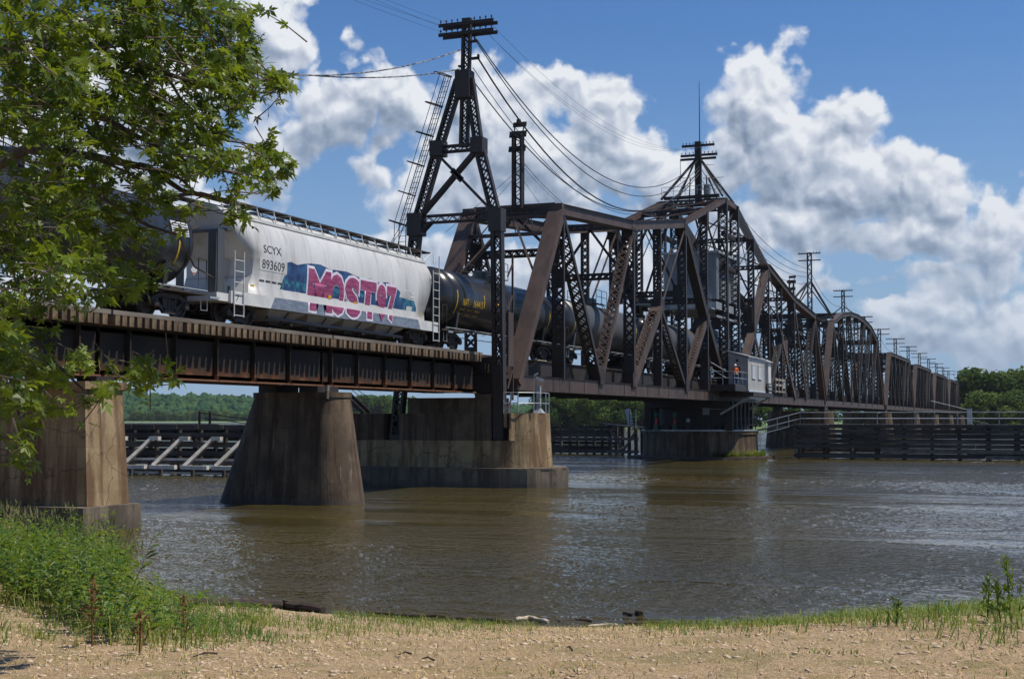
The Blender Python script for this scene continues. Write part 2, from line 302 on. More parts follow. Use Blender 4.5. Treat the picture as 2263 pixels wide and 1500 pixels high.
# ---------------------------------------------------------------- geometry helpers
def nz(v):
    v = np.asarray(v, float); return v/max(np.linalg.norm(v), 1e-9)
class MB:
    def __init__(s): s.V = []; s.F = []; s.m = []; s.cm = 0; s.n = 0
    def add(s, V, F):
        V = np.asarray(V, float).reshape(-1, 3); s.V.append(V)
        for f in F: s.F.append(tuple(i+s.n for i in f)); s.m.append(s.cm)
        s.n += len(V)
    BF = [(0, 1, 3, 2), (4, 6, 7, 5), (0, 4, 5, 1), (2, 3, 7, 6), (0, 2, 6, 4), (1, 5, 7, 3)]
    def obox(s, c, ax, h):
        c = np.asarray(c, float); A = [np.asarray(a, float)*x for a, x in zip(ax, h)]
        s.add([c+i*A[0]+j*A[1]+k*A[2] for i in (-1, 1) for j in (-1, 1) for k in (-1, 1)], s.BF)
    def box(s, a, b):
        a = np.minimum(a, b).astype(float); c = np.maximum(np.asarray(a), np.asarray(b)).astype(float)
        s.obox((a+c)/2, np.eye(3), (c-a)/2)
    def fr(s, p0, p1, side):
        a = nz(np.subtract(p1, p0)); side = np.asarray(side, float); side = side - a*np.dot(side, a)
        if np.linalg.norm(side) < 1e-3: side = np.cross(a, (0.3, .2, 1))
        side = nz(side); return a, side, np.cross(a, side)
    def beam(s, p0, p1, w, h, side=(0, 1, 0)):
        p0 = np.asarray(p0, float); p1 = np.asarray(p1, float); a, sd, n = s.fr(p0, p1, side)
        s.obox((p0+p1)/2, (a, sd, n), (np.linalg.norm(p1-p0)/2, w/2, h/2))
    def tube(s, pts, r, k=6, cap=True):
        pts = [np.asarray(p, float) for p in pts]; rr = r if hasattr(r, '__len__') else [r]*len(pts)
        up = np.array([0, 0, 1.]) if abs(nz(pts[-1]-pts[0])[2]) < .9 else np.array([1., 0, 0]); V = []
        for i, p in enumerate(pts):
            t = nz(pts[min(i+1, len(pts)-1)]-pts[max(i-1, 0)]); x = nz(np.cross(t, up)); y = np.cross(x, t)
            for j in range(k):
                an = 2*math.pi*j/k; V.append(p+(x*math.cos(an)+y*math.sin(an))*rr[i])
        F = [(i*k+j, i*k+(j+1) % k, (i+1)*k+(j+1) % k, (i+1)*k+j) for i in range(len(pts)-1) for j in range(k)]
        if cap: F += [tuple(range(k))[::-1], tuple((len(pts)-1)*k+j for j in range(k))]
        s.add(V, F)
    def prism(s, poly, z0, z1, scale_top=None, ctr=None):
        n = len(poly); V = [(x, y, z0) for x, y in poly]
        top = poly if scale_top is None else scale_top
        V += [(x, y, z1) for x, y in top]
        s.add(V, [tuple(range(n))[::-1], tuple(range(n, 2*n))]+[(i, (i+1) % n, n+(i+1) % n, n+i) for i in range(n)])
    def lathe(s, prof, c, axis=(1, 0, 0), k=24):
        """prof: list of (t along axis, radius)"""
        a = nz(axis); u = nz(np.cross(a, (0, 0.01, 1) if abs(a[2]) < .9 else (1, 0, 0))); v = np.cross(a, u); c = np.asarray(c, float); V = []
        for t, r in prof:
            for j in range(k):
                an = 2*math.pi*j/k; V.append(c+a*t+(u*math.cos(an)+v*math.sin(an))*r)
        F = [(i*k+j, (i+1)*k+j, (i+1)*k+(j+1) % k, i*k+(j+1) % k) for i in range(len(prof)-1) for j in range(k)]
        F += [tuple(range(k)), tuple((len(prof)-1)*k+j for j in range(k))[::-1]]
        s.add(V, F)
    def lattice(s, p0, p1, w=.6, d=.32, side=(0, 1, 0), pitch=None, ends=(.9, .9), lw=.085, single=False, th=.03):
        """built-up member: two channels joined by lacing bars and batten plates"""
        p0 = np.asarray(p0, float); p1 = np.asarray(p1, float); a, sd, n = s.fr(p0, p1, side); L = np.linalg.norm(p1-p0)
        for q_ in (-1, 1):
            s.obox((p0+p1)/2+sd*q_*(w/2), (a, sd, n), (L/2, th/2, d/2))
            for k in (-1, 1): s.obox((p0+p1)/2+sd*q_*(w/2-.055)+n*k*(d/2-.012), (a, sd, n), (L/2, .055, .012))
        lo, hi = ends[0], L-ends[1]; pitch = pitch or w*.75
        N = max(1, int(round((hi-lo)/pitch))); st = (hi-lo)/N
        for k in (-1, 1):
            for e0, e1 in ((0, lo), (hi, L)):
                if e1-e0 > .05: s.obox(p0+a*(e0+e1)/2+n*k*(d/2+.010), (a, sd, n), ((e1-e0)/2, w/2, .008))
            for i in range(N):
                t0, t1 = lo+i*st, lo+(i+1)*st
                for q_ in ((-1, 1) if not single else ((-1, 1)[i % 2],)):
                    A = p0+a*t0-sd*q_*(w/2-.06)+n*k*(d/2+.012+.008*q_); Bq = p0+a*t1+sd*q_*(w/2-.06)+n*k*(d/2+.012+.008*q_)
                    s.beam(A, Bq, lw, .012, side=sd)
    def build(s, name, mats, parent=None, smooth=False, label=None):
        if not s.F: return None
        me = bpy.data.meshes.new(name); V = np.concatenate(s.V); base = np.zeros(3)
        me.from_pydata(V.tolist(), [], s.F)
        mats = mats if isinstance(mats, (list, tuple)) else [mats]
        for x in mats: me.materials.append(M[x])
        if len(mats) > 1: me.polygons.foreach_set('material_index', s.m)
        if smooth: me.polygons.foreach_set('use_smooth', [True]*len(me.polygons))
        me.update(); o = bpy.data.objects.new(name, me); COL.objects.link(o)
        if parent is not None:
            o.parent = parent
            if parent.type == 'EMPTY': o.location = -parent.location
        if label: o['label'] = label
        return o
def fast(name, V, F, mt, parent=None, smooth=False, mi=None):
    """big arrays: V (n,3), F (m,k) all same k"""
    V = np.asarray(V, np.float32); F = np.asarray(F, np.int32); k = F.shape[1]
    me = bpy.data.meshes.new(name); me.vertices.add(len(V)); me.vertices.foreach_set('co', V.ravel())
    me.loops.add(F.size); me.loops.foreach_set('vertex_index', F.ravel()); me.polygons.add(len(F))
    me.polygons.foreach_set('loop_start', np.arange(0, F.size, k, dtype=np.int32)); me.polygons.foreach_set('loop_total', np.full(len(F), k, np.int32))
    for x in (mt if isinstance(mt, (list, tuple)) else [mt]): me.materials.append(M[x])
    if mi is not None: me.polygons.foreach_set('material_index', np.asarray(mi, np.int32))
    me.update(calc_edges=True)
    if smooth: me.polygons.foreach_set('use_smooth', [True]*len(F))
    o = bpy.data.objects.new(name, me); COL.objects.link(o)
    if parent is not None:
        o.parent = parent
        if parent.type == 'EMPTY': o.location = -parent.location
    return o
def tag(o, label=None, cat=None, group=None, kind=None):
    if label: o['label'] = label
    if cat: o['category'] = cat
    if group: o['group'] = group
    if kind: o['kind'] = kind
    return o
def thing(name, label, cat, loc=(0, 0, 0), group=None):
    o = bpy.data.objects.new(name, None); COL.objects.link(o); o.location = loc; o.empty_display_size = .5
    return tag(o, label, cat, group)
def copy_tree(o, parent=None):
    c = o.copy(); COL.objects.link(c)
    if parent is not None: c.parent = parent
    for ch in list(o.children): copy_tree(ch, c)
    return c
def part(name, mats, parent, fn, smooth=False, label=None):
    b = MB(); fn(b); return b.build(name, mats, parent, smooth, label)
def mirror_ok(x): return x

# ================================================================ the setting
SH = np.array([(-80, 52), (-30, 40), (-10, 33), (.6, 28.6), (4.1, 25.1), (7.7, 23.1), (12.9, 22.5), (16.6, 23.4), (19.5, 26), (22.5, 28.8), (26, 32), (30, 34.6), (45, 36), (90, 42)], float)
def shore_x(y): return np.interp(y, SH[:, 0], SH[:, 1])-.7
def hsh(x, y, s=1.0):
    return (np.sin(x*1.7*s+1.3)*np.cos(y*1.3*s+.7)+.6*np.sin(x*3.9*s-y*2.7*s)+.4*np.sin(x*7.3*s+y*6.1*s+2))/2
def ground_z(x, y):
    d = shore_x(y)-x
    z = np.where(d < 0, .22*d, .128*d)
    z = 2.02-np.log1p(np.exp((2.02-z)*4))/4
    z = z+.035*hsh(x, y)*np.clip(d/4, 0, 1)+.012*hsh(x, y, 4)*np.clip(d/2, 0, 1)
    mound = .35*np.exp(-((x-17)/5.)**2-((y-16)/4.5)**2)
    return np.maximum(z+mound, -1.6)
xs = np.concatenate([np.linspace(-60, -4, 20), np.arange(-3, 37, .2), np.linspace(37.5, 60, 20)])
ys = np.concatenate([np.linspace(-80, -7, 30), np.arange(-6.5, 32, .2), np.linspace(33, 120, 40)])
X, Y = np.meshgrid(xs, ys, indexing='ij'); Z = ground_z(X, Y)
def grid_faces(a, b):
    i, j = np.meshgrid(np.arange(a-1), np.arange(b-1), indexing='ij'); i = (i*b+j).ravel()
    return np.stack([i, i+b, i+b+1, i+1], 1)
tag(fast('ground', np.stack([X.ravel(), Y.ravel(), Z.ravel()], 1), grid_faces(len(xs), len(ys)), 'gravel_bank', smooth=True), kind='structure')
# river
def wave_h(x, y):
    r3 = np.random.default_rng(5); h = np.zeros_like(x)
    for i in range(46):
        L = 6.5*(.90**i)+.28; a = 2.3+r3.normal(0, .75); k = 2*math.pi/L; ph = r3.uniform(0, 6.28)
        sn = np.sin(k*(x*math.cos(a)+y*math.sin(a))+ph+.9*np.sin(.21*x+.13*y+i)+.6*np.sin(.47*y-.3*x+2*i))
        h += .0060*L**.72*(1-np.abs(sn))**1.3*(.6+.4*np.sin(.09*x*(1+.1*i)+.06*y+i*1.7))
    return h
wpx = np.linspace(-140, 2400, 1010); wdp = 20.5*np.exp(np.arange(0, 1.98, .0026)); WX, WD = np.meshgrid(wpx, wdp, indexing='ij')
r0 = cR[None, None]*((WX-CX)/FPX)[..., None]+np.array([math.cos(TH), math.sin(TH), 0]); WXY = r0*WD[..., None]; wx, wy = WXY[..., 0], WXY[..., 1]
fade = np.clip((wdp[-1]-WD)/25, 0, 1)*np.clip((WD-20.5)/1.0, 0, 1); wz = wave_h(wx, wy); calm = .5+.5*np.sin(.11*wx+.9*np.sin(.06*wy+.05*wx)+1.2*np.sin(.17*wx-.04*wy)); wz = (wz-wz.mean())*fade*(.25+1.7*calm**1.8)
wV = np.stack([wx, wy, wz], 2).reshape(-1, 3); nW = len(wV); ga, gb = len(wpx), len(wdp)
def wi(i, j): return i*gb+j
ext = [(-300, -1200, -.05), (2900, -2900, -.05), (2900, 2900, -.05), (-300, 2900, -.05)]
tag(fast('water', np.concatenate([wV, np.array(ext)]), np.concatenate([grid_faces(ga, gb)[:, ::-1], np.array([[nW, nW+1, nW+2, nW+3]])]), 'river_water', smooth=True), kind='structure')

# ---------------------------------------------------------------- piers
YC = 30.3
def stadium(xc, yc, hx, y0, y1, k=10):
    """plan outline: straight sides along Y with round noses"""
    P = []
    for i in range(k+1):
        a = math.pi*i/k; P.append((xc+hx*math.cos(a), y1-hx+hx*math.sin(a)))
    for i in range(k+1):
        a = math.pi+math.pi*i/k; P.append((xc+hx*math.cos(a), y0+hx+hx*math.sin(a)))
    return P
# pier one: square-ended, on a block footing
t = thing('bridge_pier', 'square-ended concrete bridge pier standing in the weeds at the near bank', 'bridge pier', (36.4, YC, 0))
part('shaft', 'concrete', t, lambda b: b.prism([(35.15, 28.5), (37.25, 28.5), (37.25, 37.2), (35.15, 37.2)], .82, 4.55, [(35.3, 28.8), (37.2, 28.8), (37.2, 36.8), (35.3, 36.8)]))
part('cap', 'concrete', t, lambda b: b.prism([(35.2, 28.7), (37.3, 28.7), (37.3, 36.9), (35.2, 36.9)], 4.552, 4.8))
part('footing', 'concrete_grey', t, lambda b: b.prism([(34.6, 28.2), (37.5, 28.2), (37.5, 37.9), (34.6, 37.9)], -1.5, .815))
[part('bearing', 'steel_dark', t, lambda b: b.box((36.0, y-.4, 4.802), (36.9, y+.4, 4.99))) for y in (29.3, 31.3)]
# pier two: battered with round noses
t = thing('bridge_pier', 'tapering round-nosed concrete pier alone in the water', 'bridge pier', (51.1, YC, 0))
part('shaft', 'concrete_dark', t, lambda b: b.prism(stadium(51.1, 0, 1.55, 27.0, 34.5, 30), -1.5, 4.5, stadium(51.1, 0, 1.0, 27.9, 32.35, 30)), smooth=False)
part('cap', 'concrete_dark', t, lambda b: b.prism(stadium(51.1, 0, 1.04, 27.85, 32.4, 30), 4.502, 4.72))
def f(b):
    b.tube([(50.75, 28.62, 4.95), (50.45, 28.5, 4.92), (50.2, 28.38, 4.72), (50.05, 28.3, 4.4)], [.09, .1, .1, .08], 8)
part('drain_pipe', 'steel_dark', t, f)
[part('bearing', 'steel_dark', t, lambda b: b.box((50.2, y-.45, 4.722), (52.0, y+.45, 4.99))) for y in (29.3, 31.3)]
# pier three: long rest pier with leg notches and a sheet-pile skirt
t = thing('bridge_pier', 'long stained concrete rest pier with two notches for the steel tower legs', 'bridge pier', (68.6, YC, 0))
def f(b):
    b.prism(stadium(68.6, 0, 2.35, 25.15, 37.2, 30), 1.02, 2.44, stadium(68.6, 0, 2.3, 25.25, 37.1, 30))
part('base_block', 'concrete_pale', t, f)
def f(b):
    nose = [p for p in stadium(68.6, 0, 2.3, 25.25, 37.1, 30) if p[1] < 26.6]
    nz0 = sorted([p for p in stadium(68.6, 0, 2.3, 25.25, 37.1, 30) if p[1] < 26.6], key=lambda p: p[0])
    top = [(68.6+(x-68.6)*.97, 25.25+(y-25.25)*.96+.08) for x, y in nz0]
    b.prism([(66.3, 26.62)]+nz0+[(70.9, 26.62)], 2.442, 3.9, [(66.4, 26.62)]+top+[(70.8, 26.62)])
part('round_nose', 'concrete_pale', t, f, smooth=False)
def f(b):
    b.box((66.32, 27.62, 2.442), (70.88, 33.05, 3.9)); b.box((67.25, 26.622, 2.443), (70.86, 27.618, 3.89)); b.box((67.25, 33.052, 2.443), (70.86, 34.0, 3.89))
    b.box((66.34, 34.002, 2.442), (70.87, 36.9, 3.88)); b.box((66.45, 27.7, 3.902), (69.0, 32.6, 4.72)); b.box((66.38, 27.6, 4.722), (68.0, 28.6, 4.9))
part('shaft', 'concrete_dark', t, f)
def f(b):
    o = stadium(68.6, 0, 3.0, 24.35, 38.2, 20); n = len(o)
    # corrugated sheet piling with a concrete cap
    P = []
    pts = []
    for i in range(n):
        a, c = np.array(o[i]), np.array(o[(i+1) % n]); L = np.linalg.norm(c-a); k = max(1, int(L/.42))
        for j in range(k): pts.append(a+(c-a)*j/k)
    cen = np.array((68.6, 30.7))
    for i, p in enumerate(pts):
        d = nz(p-cen) if abs(p[1]-30.7) > 4.4 else np.array((np.sign(p[0]-68.6), 0))
        q_ = .055 if (i//2) % 2 else -.055; P.append(tuple(p+d*q_))
    b.prism(P, -1.5, .93)
part('sheet_pile_skirt', 'concrete_grey', t, f)
part('ledge', 'concrete_grey', t, lambda b: b.prism(stadium(68.6, 0, 2.98, 24.37, 38.18, 20), .932, 1.018))
# railings and bits on the pier nose
t = thing('railing', 'galvanized pipe railing round the top of the rest pier nose', 'railing', (67.5, 25.5, 3.9))
def f(b):
    pts = [(66.5, 27.0), (66.55, 26.2), (67.3, 25.6), (68.6, 25.4), (69.9, 25.7)]
    for z in (4.42, 4.98):
        for a, c in zip(pts, pts[1:]): b.tube([(a[0], a[1], z), (c[0], c[1], z)], .028, 6)
    for p in pts+[(66.5, 26.6)]: b.tube([(p[0], p[1], 3.9), (p[0], p[1], 5.0)], .03, 6)
part('rails', 'galvanized', t, f)
t = thing('beacon_post', 'short galvanized lamp post with splayed foot on the pier nose', 'post', (66.8, 24.75, 3.9))
part('pole', 'galvanized', t, lambda b: b.box((68.1, 25.55, 3.9), (68.3, 25.75, 5.35)))
part('foot', 'galvanized', t, lambda b: b.prism([(67.9, 25.38), (68.5, 25.38), (68.5, 25.9), (67.9, 25.9)], 3.903, 4.15, [(68.1, 25.55), (68.3, 25.55), (68.3, 25.75), (68.1, 25.75)]))
t = thing('security_camera', 'white security camera on a bent pipe at the swing span corner', 'camera', (68.2, 25.9, 3.9))
part('post', 'galvanized', t, lambda b: b.tube([(68.2, 25.95, 3.9), (68.2, 25.95, 5.75), (68.2, 25.9, 5.95), (68.15, 25.7, 6.02)], .035, 6))
def f(b):
    b.obox((68.2, 25.6, 5.72), (nz((.3, -.8, -.35)), nz((.9, .3, 0)), nz((.1, -.35, .9))), (.22, .075, .075)); b.obox((68.18, 25.66, 5.81), (nz((.3, -.8, -.35)), nz((.9, .3, 0)), nz((.1, -.35, .9))), (.27, .1, .012))
part('housing', 'white_paint', t, f)

# stair behind the rest pier
t = thing('stairway', 'steep steel stair descending behind the long rest pier', 'stairs', (68.5, 36.2, 3.9))
def f(b):
    for dx in (0, .75):
        b.beam((67.0+dx, 36.9, 5.0), (67.0+dx, 35.6, 3.92), .05, .22, side=(1, 0, 0)); b.tube([(67+dx, 36.9, 5.6), (67+dx, 35.6, 4.7)], .02, 5)
    for i in range(6): b.box((67.0, 36.75-i*.22, 4.78-i*.18), (67.75, 36.95-i*.22, 4.81-i*.18))
part('flight', 'steel_dark', t, f)

# ---------------------------------------------------------------- plate girder approach spans
TIE0, TIE1 = 6.80, 7.03; RAIL = 7.18
tie_me = None; tie_dark = None
def add_tie(parent, x, wid=.24, j=0):
    global tie_me, tie_dark
    if tie_me is None:
        b = MB(); b.box((-wid/2, -1.62, TIE0-.12), (wid/2, 1.62, TIE1)); o = b.build('tie', 'wood_tie'); tie_me = o.data; COL.objects.unlink(o); bpy.data.objects.remove(o)
    if j and tie_dark is None: tie_dark = tie_me.copy(); tie_dark.materials[0] = M['wood_fender']
    o = bpy.data.objects.new('tie', tie_dark if j else tie_me); COL.objects.link(o); o.parent = parent
    o.location = (x-parent.location.x, YC+random.uniform(-.05, .05)-parent.location.y, random.uniform(-.012, .0)-parent.location.z); o.rotation_euler.z = random.uniform(-.012, .012)
def rails(b, x0, x1):
    for y in (YC-.755, YC+.755):
        b.box((x0, y-.035, RAIL-.045), (x1, y+.035, RAIL)); b.box((x0, y-.008, RAIL-.13), (x1, y+.008, RAIL-.0455)); b.box((x0, y-.07, TIE1+.002), (x1, y+.07, RAIL-.131))
def girder_span(x0, x1, label, stiff):
    t = thing('girder_span', label, 'bridge span', (x0, YC, 5), 'approach girder spans')
    def web(b):
        for s_, y in ((-1, 29.3), (1, 31.3)):
            b.box((x0+.06, y-.012, 5.06), (x1-.06, y+.012, 6.62))
            for z0 in (5.0, 6.622): b.box((x0+.05, y-.24, z0), (x1-.05, y+.24, z0+.05))
            b.box((x0+.05, y+s_*.012, 5.052), (x1-.05, y+s_*.05, 5.2)); b.box((x0+.05, y+s_*.012, 6.47), (x1-.05, y+s_*.05, 6.62))
    part('girder', 'girder', t, web)
    def bot(b):
        b.box((x0+.02, 29.02, 4.985), (x1-.02, 29.58, 4.998)); b.box((x0+.02, 31.02, 4.985), (x1-.02, 31.58, 4.998))
    part('bottom_flange', 'rail_steel', t, bot)
    for x in stiff:
        def st(b, x=x):
            b.box((x-.04, 29.10, 5.052), (x+.04, 29.248, 6.618)); b.box((x-.012, 29.11, 5.2), (x+.012, 29.285, 6.45))
            # knee wedge at the foot
            b.add([(x-.02, 28.98, 5.052), (x+.28, 29.2, 5.052), (x+.0, 29.2, 5.36), (x-.02, 29.1, 5.052)], [(0, 1, 2), (0, 2, 3)])
        part('stiffener', 'girder', t, st); part('stiffener', 'girder', t, lambda b: b.box((x-.05, 31.352, 5.052), (x+.05, 31.56, 6.618)))
    def cr(b):
        for x in stiff[::2]:
            b.beam((x, 29.32, 5.15), (x, 31.28, 6.5), .08, .08); b.beam((x+.02, 29.32, 6.5), (x+.02, 31.28, 5.15), .08, .08)
    part('cross_frame', 'steel_dark', t, cr)
    x = x0+.15
    while x < x1-.05: add_tie(t, x); x += .40+random.uniform(-.02, .02)
    part('guard_timber', 'wood_guard', t, lambda b: [b.box((x0+.01, y-.1, TIE1+.005), (x1-.01, y+.1, TIE1+.15)) for y in (28.82, 31.78)])
    part('rail', 'rail_steel', t, lambda b: rails(b, x0, x1))
    return t
girder_span(9.5, 36.45, 'plate girder span leaving the near bank behind the maple leaves', [12+2.6*i for i in range(10)])
girder_span(36.55, 51.2, 'rust-streaked plate girder span between the square pier and the tapering pier', [37.99, 40.6, 43.2, 45.75, 48.4])
girder_span(51.3, 67.7, 'plate girder span between the tapering pier and the notched rest pier', [51.9, 54.3, 57.0, 59.75, 62.4, 64.9])

# ---------------------------------------------------------------- swing span
XN = [69+7.314*i for i in range(8)]; XR = [245.2-x for x in XN]
TOPZ = {1: 16.45, 3: 17.45, 5: 19.55, 6: 21.55, 7: 23.6}
YN, YF = 27.44, 33.16; ZB = 5.58
span = thing('swing_span', 'long brown steel truss swing span over the round pivot pier, peaked in the middle', 'swing bridge', (122.6, YC, 5.1))
def arm(X, sg):
    for y in (YN, YF):
        T = lambda i: np.array((X[i], y, TOPZ[i]-.36)); Bn = lambda i: np.array((X[i], y, ZB))
        Mn = lambda i: np.array((X[i], y, 12.1))
        o = -1 if y == YN else 1
        # inclined end post: closed box with cover plate
        def f(b):
            a, sd, n = b.fr(Bn(0), T(1), (0, 1, 0)); up = n if n[2] > 0 else -n
            b.beam(Bn(0), T(1), .74, .66)
            b.beam(Bn(0)+up*.345, T(1)+up*.345, .98, .03)
            b.beam(Bn(0)+up*.30+sd*.42, T(1)+up*.30+sd*.42, .10, .02); b.beam(Bn(0)+up*.30-sd*.42, T(1)+up*.30-sd*.42, .10, .02)
            b.beam(Bn(0)-up*.30+sd*.34, T(1)-up*.30+sd*.34, .1, .02); b.beam(Bn(0)-up*.30-sd*.34, T(1)-up*.30-sd*.34, .1, .02)
        part('end_post', 'steel_brown', span, f)
        for i, j in ((1, 3), (3, 5)):
            def f(b, i=i, j=j):
                p, r = T(i), T(j)
                b.beam(p, r, .72, .64); b.beam(p+(0, 0, .335), r+(0, 0, .335), 1.0, .03)
                for s_ in (-1, 1):
                    b.beam(p+(0, s_*.40, -.31), r+(0, s_*.40, -.31), .12, .02); b.beam(p+(0, s_*.372, .24), r+(0, s_*.372, .24), .02, .12)
                b.obox(p+(0, 0, .02), np.eye(3), (.42, .385, .36)); b.obox(r+(0, 0, .02), np.eye(3), (.42, .387, .35))
            part('top_chord', 'steel_brown', span, f)
        for i, j in ((5, 6), (6, 7)):      # parallel eyebars climbing to the tower
            def f(b, i=i, j=j):
                for k in (-.33, -.11, .11, .33): b.beam(T(i)+(0, k, .05), T(j)+(0, k, .05), .045, .34)
            part('eyebars', 'steel_brown' if sg > 0 else 'steel', span, f)
        def f(b):
            p, r = Bn(0), Bn(7) 
            b.beam(p, r, .50, .80); b.beam(p+(0, 0, .41), r+(0, 0, .41), .62, .02); b.beam(p-(0, 0, .41), r-(0, 0, .41), .62, .02)
            for x in X[1:7]:
                b.box((x-.5, y-.265, ZB-.36), (x+.5, y+.265, ZB+.36))
            for k in range(1, 18):
                x = X[0]+(X[7]-X[0])*k/18; b.box((x-.04, y-.275, ZB-.35), (x+.04, y+.275, ZB+.35))
        part('bottom_chord', 'steel_brown', span, f)
        part('hanger', 'steel', span, lambda b: b.lattice(Bn(1)+(0, 0, .4), T(1)-(0, 0, .3), .74, .22, pitch=.56, ends=(2.0, .5)))
        part('diagonal', 'steel', span, lambda b: b.lattice(T(1)+(0, 0, -.3), Bn(2)+(0, 0, .3), .76, .30, pitch=.56, ends=(.8, 1.4)))
        part('diagonal', 'steel_brown', span, lambda b: b.lattice(Bn(2)+(0, 0, .4), T(3)-(0, 0, .3), .74, .32, pitch=.55, ends=(1.2, .8)))
        part('vertical_post', 'steel', span, lambda b: b.lattice(Bn(3)+(0, 0, .4), T(3)-(0, 0, .3), .76, .34, pitch=.62, ends=(2.0, .5)))
        part('vertical_post', 'steel', span, lambda b: b.lattice(Bn(5)+(0, 0, .4), T(5)-(0, 0, .3), .70, .32, pitch=.5, ends=(2.0, .6)))
        # long diagonal 3 to 5 with sub-panel
        part('diagonal', 'steel_brown', span, lambda b: b.lattice(Bn(3)+(0, 0, .4), Mn(4)+(0, 0, -.1), .78, .66, pitch=.55, ends=(1.6, 1.1), lw=.08))
        part('diagonal', 'steel_brown', span, lambda b: [b.beam(Mn(4)+(0, k, .0), T(5)+(0, k, -.2), .05, .22) for k in (-.33, .33)])
        part('diagonal', 'steel', span, lambda b: b.lattice(Mn(4)-(0, 0, .2), Bn(5)+(0, 0, .4), .62, .34, pitch=.46, ends=(.8, .6)))
        part('vertical_post', 'steel', span, lambda b: b.lattice(Bn(4)+(0, 0, .4), Mn(4)-(0, 0, .3), .60, .28, pitch=.5, ends=(2.2, .7)))
        part('vertical_post', 'steel', span, lambda b: b.lattice(Mn(4)+(0, 0, .3), np.array((X[4], y, (TOPZ[3]+TOPZ[5])/2-.7)), .60, .28, pitch=.5, ends=(.7, .5)))
        part('diagonal', 'steel_dark' if sg > 0 else 'steel_brown', span, lambda b: (b.beam(T(5)-(0, 0, .2), Mn(6), .70, .55), b.beam(T(5)-(0, .37, .2), Mn(6)-(0, .37, 0), .02, .66), b.beam(Mn(6), Bn(7)+(0, 0, .4), .68, .50), b.beam(Mn(6)-(0, .36, 0), Bn(7)+(0, -.36, .4), .02, .6)))
        part('diagonal', 'steel_brown', span, lambda b: b.lattice(Bn(5)+(0, 0, .4), Mn(6)-(0, 0, .15), .62, .44, pitch=.40, ends=(.9, .9)))
        part('vertical_post', 'steel', span, lambda b: b.lattice(Bn(6)+(0, 0, .4), Mn(6)-(0, 0, .3), .64, .30, pitch=.42, ends=(2.0, .6)))
        part('vertical_post', 'steel', span, lambda b: b.lattice(Mn(6)+(0, 0, .3), T(6)-(0, 0, .3), .64, .32, pitch=.42, ends=(.6, .8)))
        part('vertical_post', 'steel', span, lambda b: b.lattice(Bn(7)+(0, 0, .4), T(7)+(0, 0, .2), .84, .46, pitch=.52, ends=(2.0, 1.3), lw=.08))
        [part('gusset', 'steel_dark', span, lambda b: b.obox(p, np.eye(3), (h, .40, v))) for p, h, v in ((Mn(4), .55, .45), (Mn(6), .45, .45), (T(3)-(0, 0, .55), .5, .4), (T(5)-(0, 0, .5), .5, .5), (T(6)-(0, 0, .5), .36, .5), (Bn(3)+(0, 0, .7), .5, .5), (Bn(2)+(0, 0, .7), .45, .5), (Bn(5)+(0, 0, .7), .45, .5))]
        part('counter_rods', 'steel_dark', span, lambda b: (b.beam(T(5)-(0, 0, .3), np.array((X[6], y, 16.6)), .05, .1), b.beam(T(6)-(0, 0, .3), np.array((X[5], y, 15.4)), .05, .1), b.beam(T(7)-(0, .1, .6), np.array((X[6], y, 16.8)), .05, .1), b.beam(T(6)-(0, .1, .4), np.array((X[7], y, 17.2)), .05, .1)))
    # cross bracing between the two trusses
    for i in (1, 3, 5, 6, 7):
        z = TOPZ[i]-.3
        part('cross_strut', 'steel', span, lambda b: b.lattice((X[i], YN+.3, z), (X[i], YF-.3, z), .42, .36, side=(0, 0, 1), pitch=.5, ends=(.8, .8)))
        part('sway_brace', 'steel_dark', span, lambda b: (b.lattice((X[i], YN+.3, 13.6), (X[i], YF-.3, 13.6), .46, .30, side=(0, 0, 1), pitch=.46, ends=(.7, .7)),
            b.beam((X[i], YN+.3, 13.5), (X[i], YC, z-.2), .16, .14), b.beam((X[i], YF-.3, 13.5), (X[i], YC, z-.2), .16, .14),
            b.obox((X[i], YN+.35, 13.6), np.eye(3), (.10, .4, .7)), b.obox((X[i], YF-.35, 13.6), np.eye(3), (.10, .4, .7))))
    for i, j in ((1, 3), (3, 5), (5, 6), (6, 7)):
        part('lateral_brace', 'steel_brown' if i > 4 else 'steel', span, lambda b: (b.beam((X[i], YN+.2, TOPZ[i]-.2), (X[j], YF-.2, TOPZ[j]-.2), .12, .1), b.beam((X[i], YF-.2, TOPZ[i]-.2), (X[j], YN+.2, TOPZ[j]-.2), .12, .1)))
    # portal with knee braces on the end posts
    s0 = X[1]-X[0]
    def on(t_, y): return np.array((X[0]+s0*t_, y, ZB+(TOPZ[1]-.36-ZB)*t_))
    def f(b):
        b.beam(on(1, YN)+(0, .2, .25), on(1, YF)+(0, -.2, .25), .5, .10, side=(0, 0, 1))
        for t_ in (.97, .86): b.beam(on(t_, YN)+(0, .25, 0), on(t_, YF)+(0, -.25, 0), .2, .26, side=(0, 0, 1))
        b.beam(on(.95, YC-.15), on(.58, YN+.25), .13, .30); b.beam(on(.95, YC+.15), on(.58, YF-.25), .13, .30)
        for k in range(9):
            ya, yb = YN+.5+(k)*.6, YN+.5+(k+1)*.6
            b.beam(on(.86 if k % 2 else .97, ya), on(.97 if k % 2 else .86, yb), .05, .05)
    part('portal_frame', 'steel_brown' if sg > 0 else 'steel', span, f)
    for i in range(8):
        part('floor_beam', 'steel_dark', span, lambda b: (b.box((X[i]-.02, YN+.26, 5.05), (X[i]+.02, YF-.26, 6.1)), b.box((X[i]-.18, YN+.27, 5.03), (X[i]+.18, YF-.27, 5.048)), b.box((X[i]-.18, YN+.27, 6.102), (X[i]+.18, YF-.27, 6.12))))
for X_, s_ in ((XN, 1), (XR, -1)): arm(X_, s_)
